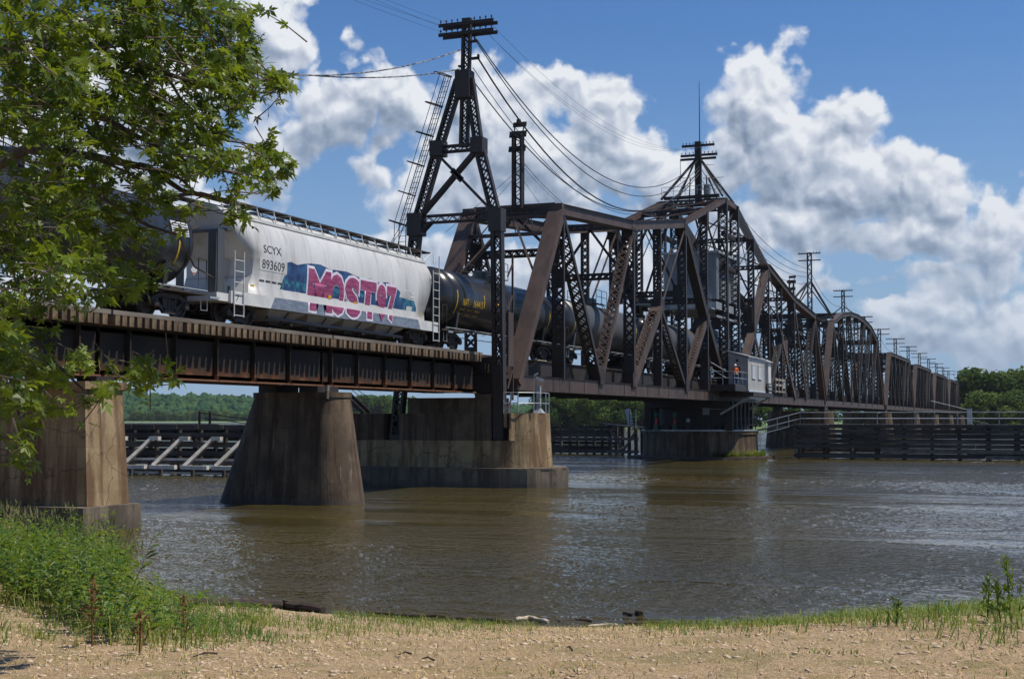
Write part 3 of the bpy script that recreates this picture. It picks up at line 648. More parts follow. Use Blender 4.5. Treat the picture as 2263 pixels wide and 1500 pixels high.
# middle panel over the pivot
for y in (YN, YF):
    part('top_chord', 'steel_brown', span, lambda b: b.beam((XN[7], y, 23.3), (XR[7], y, 23.3), .56, .5))
    part('bottom_chord', 'steel_brown', span, lambda b: (b.beam((XN[7], y, ZB), (XR[7], y, ZB), .50, .80)))
    part('sway_brace', 'steel_dark', span, lambda b: (b.lattice((XN[7], y, 17.3), (XR[7], y, 17.3), .4, .3, side=(0, 0, 1)), b.lattice((XN[7], y, 20.3), (XR[7], y, 20.3), .4, .3, side=(0, 0, 1)), b.beam((XN[7], y, 17.4), (XR[7], y, 20.2), .1, .1), b.beam((XN[7], y, 20.4), (XR[7], y, 23.0), .1, .1)))
def f(b):
    for y in (YC-1.0, YC+1.0): b.box((69.1, y-.15, 6.05), (176.1, y+.15, 6.66))
    for k in range(44): x = 70+k*2.42; b.box((x, YC-.84, 6.2), (x+.06, YC+.84, 6.5))
part('stringers', 'steel_dark', span, f)
[part('deck_shade_beam', 'steel_dark', span, lambda b: (b.box((69.1, y-.03, 6.0), (176.1, y+.03, 7.0)), b.box((69.1, y-.12, 7.002), (176.1, y+.12, 7.02)))) for y in (28.55, 32.05)]  # added dark beams: hide the sunlit ties, stand in for shade below the track
xx = 69.4; k = 0
while k < 100: add_tie(span, xx, j=1); xx += .5; k += 1
def f(b):
    x = xx
    while x < 176: b.box((x-.12, YC-1.62, TIE0-.12), (x+.12, YC+1.62, TIE1)); x += .5
tag(part('ties', 'wood_fender', span, f), kind='stuff')
part('rail', 'rail_steel', span, lambda b: rails(b, 69.05, 176.15))
[part('walkway_plank', 'wood_pale', span, lambda b: b.box((x, 28.0, 7.0), (x+1.6, 28.55, 7.06))) for x in (74.2, 84.8, 92.6, 101.5, 108.7)]
part('walkway_brackets', 'galvanized', span, lambda b: [b.beam((x+.2, 28.05, 6.98), (x+.2, 28.6, 6.6), .04, .05) for x in (74.2, 84.8, 92.6, 101.5, 108.7)])
# tower head frame, mast, crossarms, antenna
def f(b):
    for y0, z0 in ((YN, 23.7), (YF, 23.7)):
        for x0 in (XN[7], XR[7]): b.beam((x0, y0, z0), (122.8, YC+(y0-YC)*.10, 27.6), .16, .2)
    for y0 in (YN+1.4, YF-1.4):
        b.beam((XN[7], y0, 23.7), (122.3, y0+(YC-y0)*.4, 26.0), .1, .12); b.beam((XR[7], y0, 23.7), (123.2, y0+(YC-y0)*.4, 26.0), .1, .12)
    b.box((120.0, YN+.3, 23.62), (120.35, YF-.3, 23.9)); b.box((124.8, YN+.3, 23.62), (125.1, YF-.3, 23.9))
part('mast_bracing', 'steel_dark', span, f)
part('mast', 'steel_dark', span, lambda b: (b.lattice((122.8, YC, 23.4), (122.8, YC, 29.35), .52, .52, pitch=.5, ends=(.4, .5), lw=.12), b.box((122.62, YC-.2, 23.5), (122.98, YC+.2, 29.2))))
def arms(b, x, yc, z, hl, th=.11):
    b.box((x-.06, yc-hl, z-th), (x+.06, yc+hl, z+th))
def insul(b, x, yc, z, hl, n, skip=.4):
    for k in range(n):
        y = yc-hl+.12+(2*hl-.24)*k/(n-1)
        if abs(y-yc) < skip: continue
        b.lathe([(0, .02), (.07, .025), (.09, .055), (.15, .05), (.17, .035), (.2, .03)], (x, y, z), (0, 0, 1), 6)
for z, hl in ((29.0, 1.55), (28.15, 1.75), (27.75, 1.7)):
    o = part('crossarm', 'steel_dark', span, lambda b: arms(b, 122.8+(.3 if z == 28.15 else 0), YC, z, hl))
    if z > 28: part('insulators', 'insulator', o, lambda b: insul(b, 122.8+(.3 if z == 28.15 else 0), YC, z+.11, hl, 10))
part('antenna', 'steel_dark', span, lambda b: b.tube([(123.0, YC-.1, 29.2), (123.0, YC-.1, 32), (123.0, YC-.1, 35.1)], [.05, .04, .02], 6))
part('antenna', 'galvanized', span, lambda b: (b.tube([(122.0, YC+1.5, 25.6), (122.0, YC+1.5, 27.7)], .03, 5), b.tube([(122.0, YC+1.5, 25.9), (122.4, YC+.3, 25.9)], .03, 5), b.tube([(123.2, YC-.3, 25.95), (123.2, YC-2.3, 25.95)], .03, 5), b.tube([(123.2, YC-.2, 27.2), (123.2, YC-1.4, 27.2)], .03, 5)))
part('transformer_can', 'machine_wall', span, lambda b: b.lathe([(0, .3), (.05, .34), (1.3, .34), (1.35, .28)], (124.2, YC-.5, 24.2), (0, 0, 1), 14))
part('top_platform_rail', 'galvanized', span, lambda b: [b.tube([(119.6, YN+k*1.1, 23.9), (119.6, YN+k*1.1, 24.7)], .025, 5) for k in range(6)]+[b.tube([(119.6, YN, z), (119.6, YF-.3, z)], .025, 5) for z in (24.3, 24.7)])
# machinery house and its platform inside the tower
def f(b):
    b.box((118.9, 27.75, 14.3), (127.2, 32.6, 18.4))
    for k in range(12): b.box((119.1+k*.68, 27.70, 14.32), (119.2+k*.68, 27.749, 18.38))
    for k in range(8): b.box((118.86, 27.95+k*.6, 14.32), (118.899, 28.05+k*.6, 18.38))
mh = part('machinery_house', 'machine_wall', span, f)
part('roof', 'galvanized', mh, lambda b: b.prism([(118.7, 27.5), (127.4, 27.5), (127.4, 32.8), (118.7, 32.8)], 18.402, 18.6))
part('window', 'glass_dark', mh, lambda b: [b.box((118.83, y, 15.6), (118.89, y+.8, 16.6)) for y in (28.7, 30.4)])
part('machinery_platform', 'machine_wall', span, lambda b: (b.box((117.6, 27.5, 13.3), (127.8, 32.9, 13.95)), b.box((117.6, 27.45, 12.55), (127.8, 27.6, 12.75))))
def f(b):
    for y in np.arange(27.7, 35.0, .9): b.tube([(116.4, y, 13.3), (116.4, y, 14.4)], .022, 5)
    for z in (13.9, 14.4): b.tube([(116.4, 27.7, z), (116.4, 34.9, z)], .022, 5); b.tube([(110.5, 32.3, z), (117.5, 32.3, z)], .022, 5)
    b.box((110.3, 31.6, 13.2), (117.6, 32.7, 13.3)); b.box((116.2, 27.6, 13.2), (117.6, 34.9, 13.3))
    for k in range(16): b.box((109+k*.2, 32.8, 8.6+k*.30), (109.25+k*.2, 33.4, 8.63+k*.30))
part('gallery', 'galvanized', span, f)

# light lattice masts standing on the two portals of the swing span
def light_mast(X0, label, z0, z1):
    t = thing('signal_mast', label, 'mast', (X0, 30.0, z0))
    part('lattice_column', 'steel_dark', t, lambda b: (b.lattice((X0, 30.0, z0), (X0, 30.0, z1), .62, .5, pitch=.36, ends=(.1, .2), lw=.05, single=True), ))
    part('head_frame', 'steel_dark', t, lambda b: (b.beam((X0, 29.45, z1), (X0, 30.55, z1), .08, .4), b.beam((X0, 29.5, z1-.9), (X0, 30.6, z1-.9), .08, .35), b.beam((X0, 29.7, z1), (X0, 29.6, z1+.55), .06, .06), b.beam((X0, 30.25, z1), (X0, 30.2, z1+.55), .06, .06), b.beam((X0, 29.45, z1+.58), (X0, 30.3, z1+.58), .10, .3)))
    part('ladder', 'steel_dark', t, lambda b: [b.tube([(X0-.3, y, z0), (X0-.3, y, z1)], .018, 5) for y in (29.5, 29.72)]+[b.tube([(X0-.3, 29.5, z0+k*.3), (X0-.3, 29.72, z0+k*.3)], .014, 4) for k in range(int((z1-z0)/.3))])
    return t
t = light_mast(76.2, 'short lattice signal mast on the near portal of the swing span', 16.3, 20.9)
part('lamp', 'steel_dark', t, lambda b: b.lathe([(0, .1), (.05, .16), (.3, .14), (.36, .08)], (76.2, 29.95, 21.48), (0, 0, 1), 10))
light_mast(169, 'short open-topped lattice mast on the far portal of the swing span', 16.0, 20.6)

# ---------------------------------------------------------------- A-shaped cable tower straddling the track on pier three
TX = 66.75
tw = thing('cable_tower', 'tall A-shaped lattice tower straddling the track with two crossarms on its mast', 'tower', (TX, YC, 2.44))
K0 = (TX, 27.30, 2.45); K1 = (TX, 27.48, 14.2); K2 = (TX, 28.55, 18.3); K3 = (TX, 29.12, 22.0)
G0 = (TX, 33.45, 2.45); G1 = (TX, 32.25, 14.2); G2 = (TX, 30.95, 18.3); G3 = (TX, 29.72, 22.0)
part('leg', 'steel', tw, lambda b: (b.lattice(K0, K1, .60, .46, pitch=.66, ends=(.3, .9), lw=.07), b.beam((TX-.36, 27.30, 2.5), (TX-.36, 27.32, 6.4), .5, .02, side=(0, 1, 0))))
part('leg', 'steel', tw, lambda b: b.lattice(G0, G1, .60, .46, pitch=.6, ends=(.3, .9), lw=.07))
part('leg', 'steel', tw, lambda b: (b.lattice(K1, K2, .56, .34, pitch=.5, ends=(.5, .6), lw=.07), b.lattice(K2, K3, .50, .32, pitch=.46, ends=(.5, .4), lw=.06)))
part('leg', 'steel', tw, lambda b: (b.lattice(G1, G2, .56, .34, pitch=.48, ends=(.5, .6), lw=.07), b.lattice(G2, G3, .50, .32, pitch=.46, ends=(.5, .4), lw=.06)))
part('mast', 'steel', tw, lambda b: b.lattice((TX, 29.42, 18.3), (TX, 29.25, 25.35), .48, .30, pitch=.42, ends=(.2, .2), lw=.055))
[part('gusset', 'steel', tw, lambda b: b.obox(p, np.eye(3), (.38, w_, h_))) for p, w_, h_ in ((K1, .36, .62), (G1, .42, .62), (K2, .36, .42), (G2, .38, .42), ((TX, 29.4, 21.7), .42, .75))]
part('cross_strut', 'steel', tw, lambda b: b.lattice((TX, 27.6, 14.45), (TX, 32.3, 14.45), .46, .3, side=(0, 0, 1), pitch=.34, ends=(.4, .4), lw=.05, single=True))
part('cross_strut', 'steel', tw, lambda b: b.lattice((TX, 28.6, 18.25), (TX, 30.95, 18.25), .40, .3, side=(0, 0, 1), pitch=.3, ends=(.2, .2), lw=.05, single=True))
part('diagonal', 'steel', tw, lambda b: b.lattice((TX, 28.85, 17.9), (TX, 31.9, 14.75), .24, .26, side=(0, .7, .7), pitch=.5, ends=(.3, .3), lw=.09))
part('diagonal', 'steel', tw, lambda b: (b.beam((TX-.2, 30.75, 17.8), (TX-.2, 27.75, 14.75), .14, .10), b.obox((TX-.2, 29.75, 16.75), (nz((0, .7, .7)), nz((0, .7, -.7)), (1, 0, 0)), (.42, .16, .05))))
part('knee_brace', 'steel', tw, lambda b: (b.beam((TX, 32.2, 13.5), (TX, 31.4, 14.25), .1, .5, side=(0, .7, .7)), b.beam((TX-.3, 27.6, 6.0), (TX-.3, 27.6, 13.6), .12, .06)))
for z, hl, yc in ((25.02, 1.62, 29.2), (24.5, 1.62, 29.2)):
    o = part('crossarm', 'steel_dark', tw, lambda b: (b.box((TX-.34, yc-hl, z-.09), (TX-.24, yc+hl, z+.09)), b.box((TX+.24, yc-hl, z-.09), (TX+.34, yc+hl, z+.09))))
    part('insulators', 'insulator', o, lambda b: insul(b, TX-.29, yc, z+.09, hl, 10, .3))
part('cable_bracket', 'steel_dark', tw, lambda b: (b.box((TX-.1, 28.62, 24.0), (TX+.1, 29.0, 24.1)), b.box((TX-.1, 28.55, 23.05), (TX+.1, 29.0, 23.17)), b.box((TX-.1, 28.55, 23.05), (TX+.1, 28.62, 23.3)), b.box((TX-.1, 29.4, 22.7), (TX+.1, 29.75, 22.8)), b.tube([(TX, 28.8, 24.1), (TX, 28.8, 24.3)], .06, 6)))
# caged ladder up the far leg
def f(b):
    P0, P1, P2 = np.array((TX-.3, 33.6, 4.0)), np.array((TX-.3, 32.75, 14.2)), np.array((TX-.3, 30.05, 22.2))
    def seg(a, c, n0):
        for o in (0, .42): b.tube([a+(0, o, 0), c+(0, o, 0)], .028, 5)
        L = np.linalg.norm(c-a); n = int(L/.3)
        for k in range(n): p = a+(c-a)*k/n; b.tube([p, p+(0, .42, 0)], .014, 4)
    seg(P1+(0, .05, -3.4), P1, 0); seg(P1, P2, 0)
    def hoop(c, u):
        return [c+u[0]*math.cos(t_)*.38+u[1]*math.sin(t_)*.52 for t_ in np.linspace(0, 2*math.pi, 17)]
    ax = nz(P2-P1); u = (np.array((1., 0, 0)), nz(np.cross(ax, (1., 0, 0)))*-1)
    cs = []
    for k in range(6):
        c = P1+(P2-P1)*k/5.+(0, .50, .12); h = hoop(c, u); cs.append(h); b.tube(h, .035 if k else .05, 5, cap=False)
    for j in (1, 4, 6, 8): b.tube([h[j] for h in cs], .02, 4)
    u2 = (np.array((1., 0, 0)), np.array((0, 1., 0))); h0 = hoop(P1+(0, .55, -1.2), u2); h1 = hoop(P1+(0, .60, -3.2), u2)
    b.tube(h0, .045, 5, cap=False); b.tube(h1, .03, 5, cap=False)
    for j in (1, 4, 6, 8): b.tube([cs[0][j], h0[j], h1[j]], .02, 4)
part('caged_ladder', 'steel_dark', tw, f)
# rusty lower attachments beside the near leg
part('leg_bracing', 'steel_brown', tw, lambda b: (b.box((TX+.45, 27.0, 6.4), (TX+1.1, 27.1, 9.3)), b.beam((TX+.45, 27.05, 5.2), (TX+1.2, 27.05, 6.3), .06, .10), b.beam((TX+.45, 27.05, 9.4), (TX+1.2, 27.05, 10.3), .06, .1), b.beam((TX+.45, 27.05, 4.0), (TX+1.2, 27.05, 5.0), .06, .1), b.box((TX+1.12, 27.0, 4.6), (TX+1.2, 27.1, 12.4)), b.beam((TX+.45, 27.05, 11.2), (TX+1.2, 27.05, 12.0), .06, .1)))

# ---------------------------------------------------------------- wires
def wire(name, label, p0, p1, sag, r=.022, m_='wire', group=None, n=26):
    b = MB(); p0 = np.array(p0, float); p1 = np.array(p1, float)
    pts = [p0+(p1-p0)*t_-np.array((0, 0, sag*4*t_*(1-t_))) for t_ in np.linspace(0, 1, n)]
    b.tube(pts, r, 5); return tag(b.build(name, m_), label, 'cable', group)
GW = 'overhead cables between tower and swing span mast'
wire('power_cable', 'thick upper cable sagging from the tower bracket to the swing span mast', (TX, 28.7, 24.15), (122.5, YC, 27.5), 4.9, .035, group=GW)
wire('power_cable', 'second upper cable just beside the highest thick one', (TX, 28.75, 24.1), (122.5, YC-.2, 27.0), 5.3, .03, group=GW)
wire('power_cable', 'heaviest cable leaving the lower bracket of the tower mast', (TX, 28.6, 23.1), (122.5, YC-.2, 26.7), 5.9, .05, group=GW)
wire('power_cable', 'lowest sagging cable from the tower apex to the swing span mast', (TX, 28.9, 21.9), (122.5, YC-.2, 26.3), 5.2, .035, group=GW)
wire('power_cable', 'thin loose cable joining the lowest bundle from the tower apex', (TX, 28.9, 22.6), (122.5, YC, 26.1), 5.6, .022, group=GW)
for k, (y, z) in enumerate(((28.0, 25.1), (28.7, 25.1), (28.2, 24.6))):
    wire('telegraph_wire', 'hair-thin wire from the tower crossarm to the swing mast crossarm', (TX, y, z), (122.8, YC-1+k*.5, 28.9), 2.6, .008, group='hair-thin crossarm wires')
GL = 'cables running left from the tower'
wire('power_cable', 'twisted cable running left from the tower mast, upper of the pair', (TX, 29.5, 23.7), (30, 32.5, 17.6), 2.5, .034, 'wire_pale', GL)
wire('power_cable', 'twisted cable running left from the tower mast, lower of the pair', (TX, 29.7, 22.6), (30, 32.2, 17.4), 1.7, .034, 'wire_pale', GL)
for k in range(4): wire('telegraph_wire', 'hair-thin wire leaving the tower crossarms toward the left', (TX, 30.7-.3*k, 25.1-.5*(k % 2)), (8, 33-k*.5, 21.5+k*.35), .9, .007, group='hair-thin wires left of the tower')
for k, (z0, z1, s_) in enumerate(((27.9, 23.8, 2.2), (27.0, 23.3, 2.5), (26.0, 22.8, 2.6), (25.4, 22.0, 3.0))):
    wire('power_cable', ['highest', 'second', 'third', 'lowest'][k]+' cable sagging from the swing span mast to the tall pole beyond', (123.2, YC-.1, z0), (184.8, YC, z1), s_, .03, group='cables beyond the swing span mast')
wire('power_cable', 'single looping cable from the far arm top chord up to the tall pole', (140, YC-1, 19.3), (184.8, YC, 22.2), 2.8, .03)
for X0, Y0, Z0, X1, Y1, Z1 in ((76.2, 29.5, 19.0, 72, 31.5, 14.5), (76.2, 29.6, 19.0, 70, 32, 14.2), (76.2, 30.3, 19, 77.5, 27.5, 14.6)):
    wire('guy_wire', 'thin stay wire from the signal mast down to the portal frame', (X0, Y0, Z0), (X1, Y1, Z1), .05, .013, group='stay wires of the near signal mast', n=4)
wire('guy_wire', 'thin stay wire from the signal mast to the near top chord corner', (76.2, 29.7, 18.9), (76.6, 27.4, 16.5), .1, .013, n=5)
wire('power_cable', 'thin slack cable from the signal mast toward the tower house roof', (76.2, 29.7, 19.2), (108, 29.5, 19.6), 2.3, .016)

# ---------------------------------------------------------------- fixed truss spans beyond
def truss_span(label, nodes, tops, group=None, coarse=1.0):
    t = thing('truss_span', label, 'bridge span', ((nodes[0]+nodes[-1])/2, YC, 5.1), group)
    n = len(nodes)-1
    for y in (YN, YF):
        T = lambda i: np.array((nodes[i], y, tops[i]-.36)); Bn = lambda i: np.array((nodes[i], y, ZB))
        for i, j in ((0, 1), (n, n-1)):
            part('end_post', 'steel_brown', t, lambda b: (b.beam(Bn(i), T(j), .56, .60), b.beam(Bn(i)+(-.26 if i == 0 else .26, 0, .18), T(j)+(-.26 if i == 0 else .26, 0, .18), .84, .03)))
        part('top_chord', 'steel_brown', t, lambda b: [(b.beam(T(k), T(k+1), .56, .58), b.beam(T(k)+(0, 0, .31), T(k+1)+(0, 0, .31), .84, .03)) for k in range(1, n-1)])
        part('bottom_chord', 'steel_brown', t, lambda b: (b.beam(Bn(0), Bn(n), .5, .74), [b.box((nodes[k]-.5, y-.27, ZB-.42), (nodes[k]+.5, y+.27, ZB+.45)) for k in range(0, n+1)]))
        for k in range(1, n):
            part('vertical_post', 'steel', t, lambda b: b.lattice(Bn(k)+(0, 0, .3), T(k)-(0, 0, .3), .68, .30, pitch=.62*coarse, ends=(1.4, .7), lw=.07*coarse))
        for k in range(1, n-1):
            a_, c_ = (T(k), Bn(k+1)) if k < n/2-.01 else (Bn(k), T(k+1))
            part('diagonal', 'steel', t, lambda b: b.lattice(a_, c_, .60, .3, pitch=.7*coarse, ends=(.8, .8), lw=.07*coarse))
            if n > 6: part('counter_rods', 'steel_dark', t, lambda b: b.beam(Bn(k)+(0, 0, .3), T(k+1)-(0, 0, .3), .06, .14))
    for k in range(1, n):
        z = tops[k]-.35
        part('cross_strut', 'steel_dark', t, lambda b: (b.lattice((nodes[k], YN+.3, z), (nodes[k], YF-.3, z), .4, .3, side=(0, 0, 1), pitch=.6*coarse, ends=(.6, .6))))
        part('sway_brace', 'steel_dark', t, lambda b: (b.lattice((nodes[k], YN+.3, 13.4), (nodes[k], YF-.3, 13.4), .4, .25, side=(0, 0, 1), pitch=.6*coarse, ends=(.5, .5)),
            b.beam((nodes[k], YN+.3, 12.4), (nodes[k], YC, 13.4), .12, .12), b.beam((nodes[k], YF-.3, 12.4), (nodes[k], YC, 13.4), .12, .12)))
        if k < n-1: part('lateral_brace', 'steel', t, lambda b: (b.beam((nodes[k], YN, tops[k]-.2), (nodes[k+1], YF, tops[k+1]-.2), .1, .1), b.beam((nodes[k], YF, tops[k]-.2), (nodes[k+1], YN, tops[k+1]-.2), .1, .1)))
        part('floor_beam', 'steel_dark', t, lambda b: b.box((nodes[k]-.1, YN+.3, 5.0), (nodes[k]+.1, YF-.3, 6.1)))
    part('portal_frame', 'steel_brown', t, lambda b: [(b.beam(np.array((xx_, YN, zz_)), np.array((xx_, YF, zz_)), .5, .3, side=(0, 0, 1)), b.beam((xx_, YN+.2, zz_-2.3), (xx_, YC-1, zz_), .15, .2), b.beam((xx_, YF-.2, zz_-2.3), (xx_, YC+1, zz_), .15, .2)) for xx_, zz_ in ((nodes[1], tops[1]-.7), (nodes[n-1], tops[n-1]-.7))])
    part('stringers', 'steel_dark', t, lambda b: [b.box((nodes[0]+.1, y-.15, 6.05), (nodes[-1]-.1, y+.15, 6.66)) for y in (YC-1, YC+1)])
    def tb(b):
        x = nodes[0]+.3
        while x < nodes[-1]-.2: b.box((x-.12, YC-1.62, TIE0-.12), (x+.12, YC+1.62, TIE1)); x += .5
    tag(part('ties', 'wood_fender', t, tb), kind='stuff')
    part('rail', 'rail_steel', t, lambda b: rails(b, nodes[0]+.1, nodes[-1]-.1))
    return t
N2 = [176.4+8.05*i for i in range(9)]
truss_span('brown steel truss span with a humped arching top chord next to the swing span', N2, [0, 16.75, 18.35, 19.1, 19.3, 19.1, 18.5, 16.9, 0])
x0 = 241.8+3.4
for k, lb in enumerate(('nearest flat-topped truss span, right behind the humped one', 'second flat-topped truss span counting away from the camera', 'third flat-topped truss span counting away from the camera', 'farthest flat-topped truss span running into the trees')):
    nn = [x0+k*50.6+7.0*i for i in range(8)]
    tp = 15.6-.25*k; truss_span(lb, nn, [0]+[tp]*6+[0], 'flat-topped truss spans', coarse=1.3+.5*k)
# piers below the far spans
for k, x in enumerate((176.2, 243.3, 294.9, 345.5, 396.1, 447)):
    t = thing('bridge_pier', ['far concrete pier where swing span meets humped span', 'far pier under the end of the humped span', 'far pier under the first flat-span joint', 'far pier under the second flat-span joint', 'far pier under the third flat-span joint', 'farthest pier, at the tree line'][k], 'bridge pier', (x, YC, 0), 'far bridge piers')
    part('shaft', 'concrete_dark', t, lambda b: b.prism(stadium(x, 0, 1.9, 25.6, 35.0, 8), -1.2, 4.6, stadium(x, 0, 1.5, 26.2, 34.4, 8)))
    [part('bearing', 'steel_dark', t, lambda b: b.box((x-1.2, y-.4, 4.602), (x+1.2, y+.4, 5.13))) for y in (YN, YF)]
# utility poles standing on the truss tops
def util_pole(x, z0, z1, label, hl=1.4, brace=True, wid=.5, y=YC):
    t = thing('utility_pole', label, 'utility pole', (x, y, z0), 'lattice utility poles on the bridge')
    part('column', 'steel_dark', t, lambda b: b.lattice((x, y, z0), (x, y, z1), wid, wid*.8, pitch=wid, ends=(.1, .1), lw=.08, single=True))
    for z in (z1-.12, z1-1.05): 
        o = part('crossarm', 'steel_dark', t, lambda b: b.box((x-.07, y-hl, z-.07), (x+.07, y+hl, z+.07)))
    part('insulators', 'insulator', t, lambda b: insul(b, x, y, z1-.05, hl, 8, .35))
    if brace: part('brace', 'steel_dark', t, lambda b: [b.beam((x, y+s_*.2, z0+(z1-z0)*.40), (x, y+s_*2.6, z0-.1), .14, .12) for s_ in (-1, 1)])
    return t
util_pole(184.5, 17.6, 26.0, 'tall lattice pole with braces at the join of swing span and humped span', 1.5, wid=.62)
part('long_brace', 'steel_dark', bpy.data.objects['utility_pole'], lambda b: (b.beam((184.5, YC+.2, 22.0), (176, YF, 16.6), .2, .2), b.beam((184.5, YC+.2, 22.0), (180, YF-1, 16.8), .14, .14), b.beam((184.5, YC-.2, 22.0), (186.5, YN, 17.0), .22, .24)))
PO = [(215.8, 19.3, 23.7, 'second lattice pole, standing on the crown of the humped span'), (240.6, 16.6, 21.3, 'lattice pole peeping over the falling end of the humped span'), (262.8, 15.4, 20.5, 'lattice pole with two arms over the lower end of the humped span'),
 (290.5, 15.3, 20.2, 'lattice pole nearest the joint of the first two flat spans'), (317.2, 15.1, 19.9, 'pole on the second flat-topped span, nearer of its two'), (344.5, 15.0, 19.6, 'pole on the second flat-topped span, farther of its two'), (370.5, 14.9, 19.3, 'pole on the third flat-topped span, nearer of its two'),
 (395.7, 14.8, 19.0, 'pole on the third flat-topped span, farther of its two'), (420.5, 14.6, 18.7, 'pole on the farthest span, last but one of the row'), (442, 14.5, 18.4, 'last and smallest pole of the row, beside the trees')]
for x, z0, z1, lb in PO: util_pole(x, z0, z1, lb, 1.5 if x < 250 else 1.9, brace=x < 230, wid=.5 if x < 250 else .6)
PL = [(184.5, 25.0)]+[(x, z1) for x, z0, z1, lb in PO]
for (xa, za), (xb, zb) in zip(PL[:5], PL[1:6]):
    wire('power_cable', 'drooping cable between the poles at %s of the bridge' % ('the crest' if xa < 200 else 'the far part'), (xa, YC-.3, za-2.0), (xb, YC-.3, zb-2.4), 1.6 if xa < 200 else 1.2, .028, group='drooping cables between the far poles', n=14)

# ---------------------------------------------------------------- pivot pier and turntable
PX = 122.6
t = thing('pivot_pier', 'low round concrete pivot pier with weeds on its ledge under the swing span', 'bridge pier', (PX, YC, 0))
def circ(r, n=48, x=PX, y=YC): return [(x+r*math.cos(2*math.pi*i/n), y+r*math.sin(2*math.pi*i/n)) for i in range(n)]
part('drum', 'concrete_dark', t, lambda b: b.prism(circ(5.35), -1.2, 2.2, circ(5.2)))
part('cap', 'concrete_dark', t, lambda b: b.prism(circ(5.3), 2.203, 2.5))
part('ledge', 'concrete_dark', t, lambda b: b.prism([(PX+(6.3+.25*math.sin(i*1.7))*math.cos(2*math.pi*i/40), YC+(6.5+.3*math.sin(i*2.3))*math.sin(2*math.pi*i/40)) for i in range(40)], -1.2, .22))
t = thing('turntable', 'dark round steel turntable machinery between pivot pier and swing span', 'machinery', (PX, YC, 2.5))
part('drum_girder', 'steel_dark', t, lambda b: b.lathe([(0, 4.1), (.3, 4.1), (.3, 3.7), (2.4, 3.7), (2.4, 3.95), (2.53, 3.95)], (PX, YC, 2.52), (0, 0, 1), 40))
part('rollers', 'steel', t, lambda b: [b.lathe([(0, .22), (.3, .22)], (PX+4.12*math.cos(a), YC+4.12*math.sin(a), 2.76), (math.cos(a), math.sin(a), 0), 10) for a in np.linspace(0, 2*math.pi, 41)[:-1]])
part('side_frames', 'steel_dark', t, lambda b: [b.box((PX-4.3+k*1.7, y-.3, 2.55), (PX-3.9+k*1.7, y+.3, 5.1)) for k in range(6) for y in (26.6, 34.0)]+[b.box((PX-4.9, 26.5, 4.6), (PX+4.9, 34.1, 5.1))])
t = thing('railing', 'thin dark railing round the edge of the pivot pier top', 'railing', (PX, YC, 2.5))
def f(b):
    pts = circ(5.15, 16)
    for i, p in enumerate(pts):
        c = pts[(i+1) % 16]; b.tube([(p[0], p[1], 2.5), (p[0], p[1], 3.65)], .05, 5)
        for z in (3.05, 3.6): b.tube([(p[0], p[1], z), (c[0], c[1], z)], .02, 5)
part('rails', 'steel', t, f)
part('edge_channel', 'galvanized', t, lambda b: b.lathe([(0, 5.22), (0, 5.36), (.12, 5.36), (.12, 5.22)], (PX, YC, 2.503), (0, 0, 1), 48))
for k, (y, lb) in enumerate(((33.1, 'green and orange marker drum under the swing span, left one'), (31.4, 'green and orange marker drum under the swing span, right one'))):
    t = thing('marker_drum', lb, 'marker', (PX-4.75, y, 2.5), 'green and orange marker drums')
    part('base', 'green_paint', t, lambda b: b.lathe([(0, .22), (.5, .22), (.55, .12)], (PX-4.75, y, 2.55), (0, 0, 1), 12))
    part('stem', 'red_paint', t, lambda b: b.lathe([(0, .12), (.55, .08)], (PX-4.75, y, 3.12), (0, 0, 1), 10))
    part('head', 'green_paint', t, lambda b: b.lathe([(0, .1), (.08, .18), (.4, .18), (.5, .08)], (PX-4.75, y, 3.69), (0, 0, 1), 12))
t = thing('bucket', 'white bucket standing on the pivot pier beside the turntable', 'bucket', (PX-4.7, 30.2, 2.5))
part('pail', 'white_paint', t, lambda b: b.lathe([(0, .13), (.33, .17)], (PX-4.7, 30.2, 3.3), (0, 0, 1), 12)); part('stand', 'steel', t, lambda b: b.box((PX-4.9, 29.98, 2.5), (PX-4.5, 30.42, 3.295)))
t = thing('electrical_box', 'grey electrical box hung under the swing span beside the turntable', 'box', (118, 28.6, 4.2))
part('case', 'machine_wall', t, lambda b: b.box((117.75, 28.3, 3.95), (118.05, 28.85, 4.55))); part('conduit', 'galvanized', t, lambda b: b.tube([(117.8, 28.3, 4.45), (117.8, 26.9, 4.45), (117.8, 26.7, 4.6), (117.8, 26.7, 5.3)], .03, 5))
t = thing('ladder', 'steel ladder beside the turntable from pivot pier to swing span', 'ladder', (118, 35.3, 2.5))
part('frame', 'steel', t, lambda b: [b.tube([(117.6, y, 2.5), (117.6, y, 5.2)], .03, 5) for y in (35.0, 35.5)]+[b.tube([(117.6, 35.0, 2.7+k*.3), (117.6, 35.5, 2.7+k*.3)], .02, 4) for k in range(8)])

# ---------------------------------------------------------------- operator cabin on the side of the swing span
t = thing('operator_platform', 'grey bracketed steel platform outside the truss carrying the cabin', 'platform', (119, 26.3, 6.5), None)
def f(b):
    b.box((113.3, 24.95, 6.38), (118.0, 27.0, 6.52)); b.box((113.3, 24.9, 5.95), (126.2, 25.0, 6.375)); b.box((113.3, 26.9, 5.95), (126.2, 27.0, 6.375))
    b.box((113.2, 24.9, 5.95), (113.3, 27.0, 6.375)); b.box((117.2, 24.2, 5.55), (126.2, 27.0, 5.94))
part('deck', 'steel', t, f)
part('bracket', 'galvanized', t, lambda b: [b.beam((x, 24.6, 5.5), (x, 27.2, 4.0), .22, .16, side=(1, 0, 0)) for x in (117.6,)])
part('bracket', 'galvanized', t, lambda b: [b.beam((x, 24.6, 5.5), (x, 27.2, 4.0), .22, .16, side=(1, 0, 0)) for x in (125.6,)])
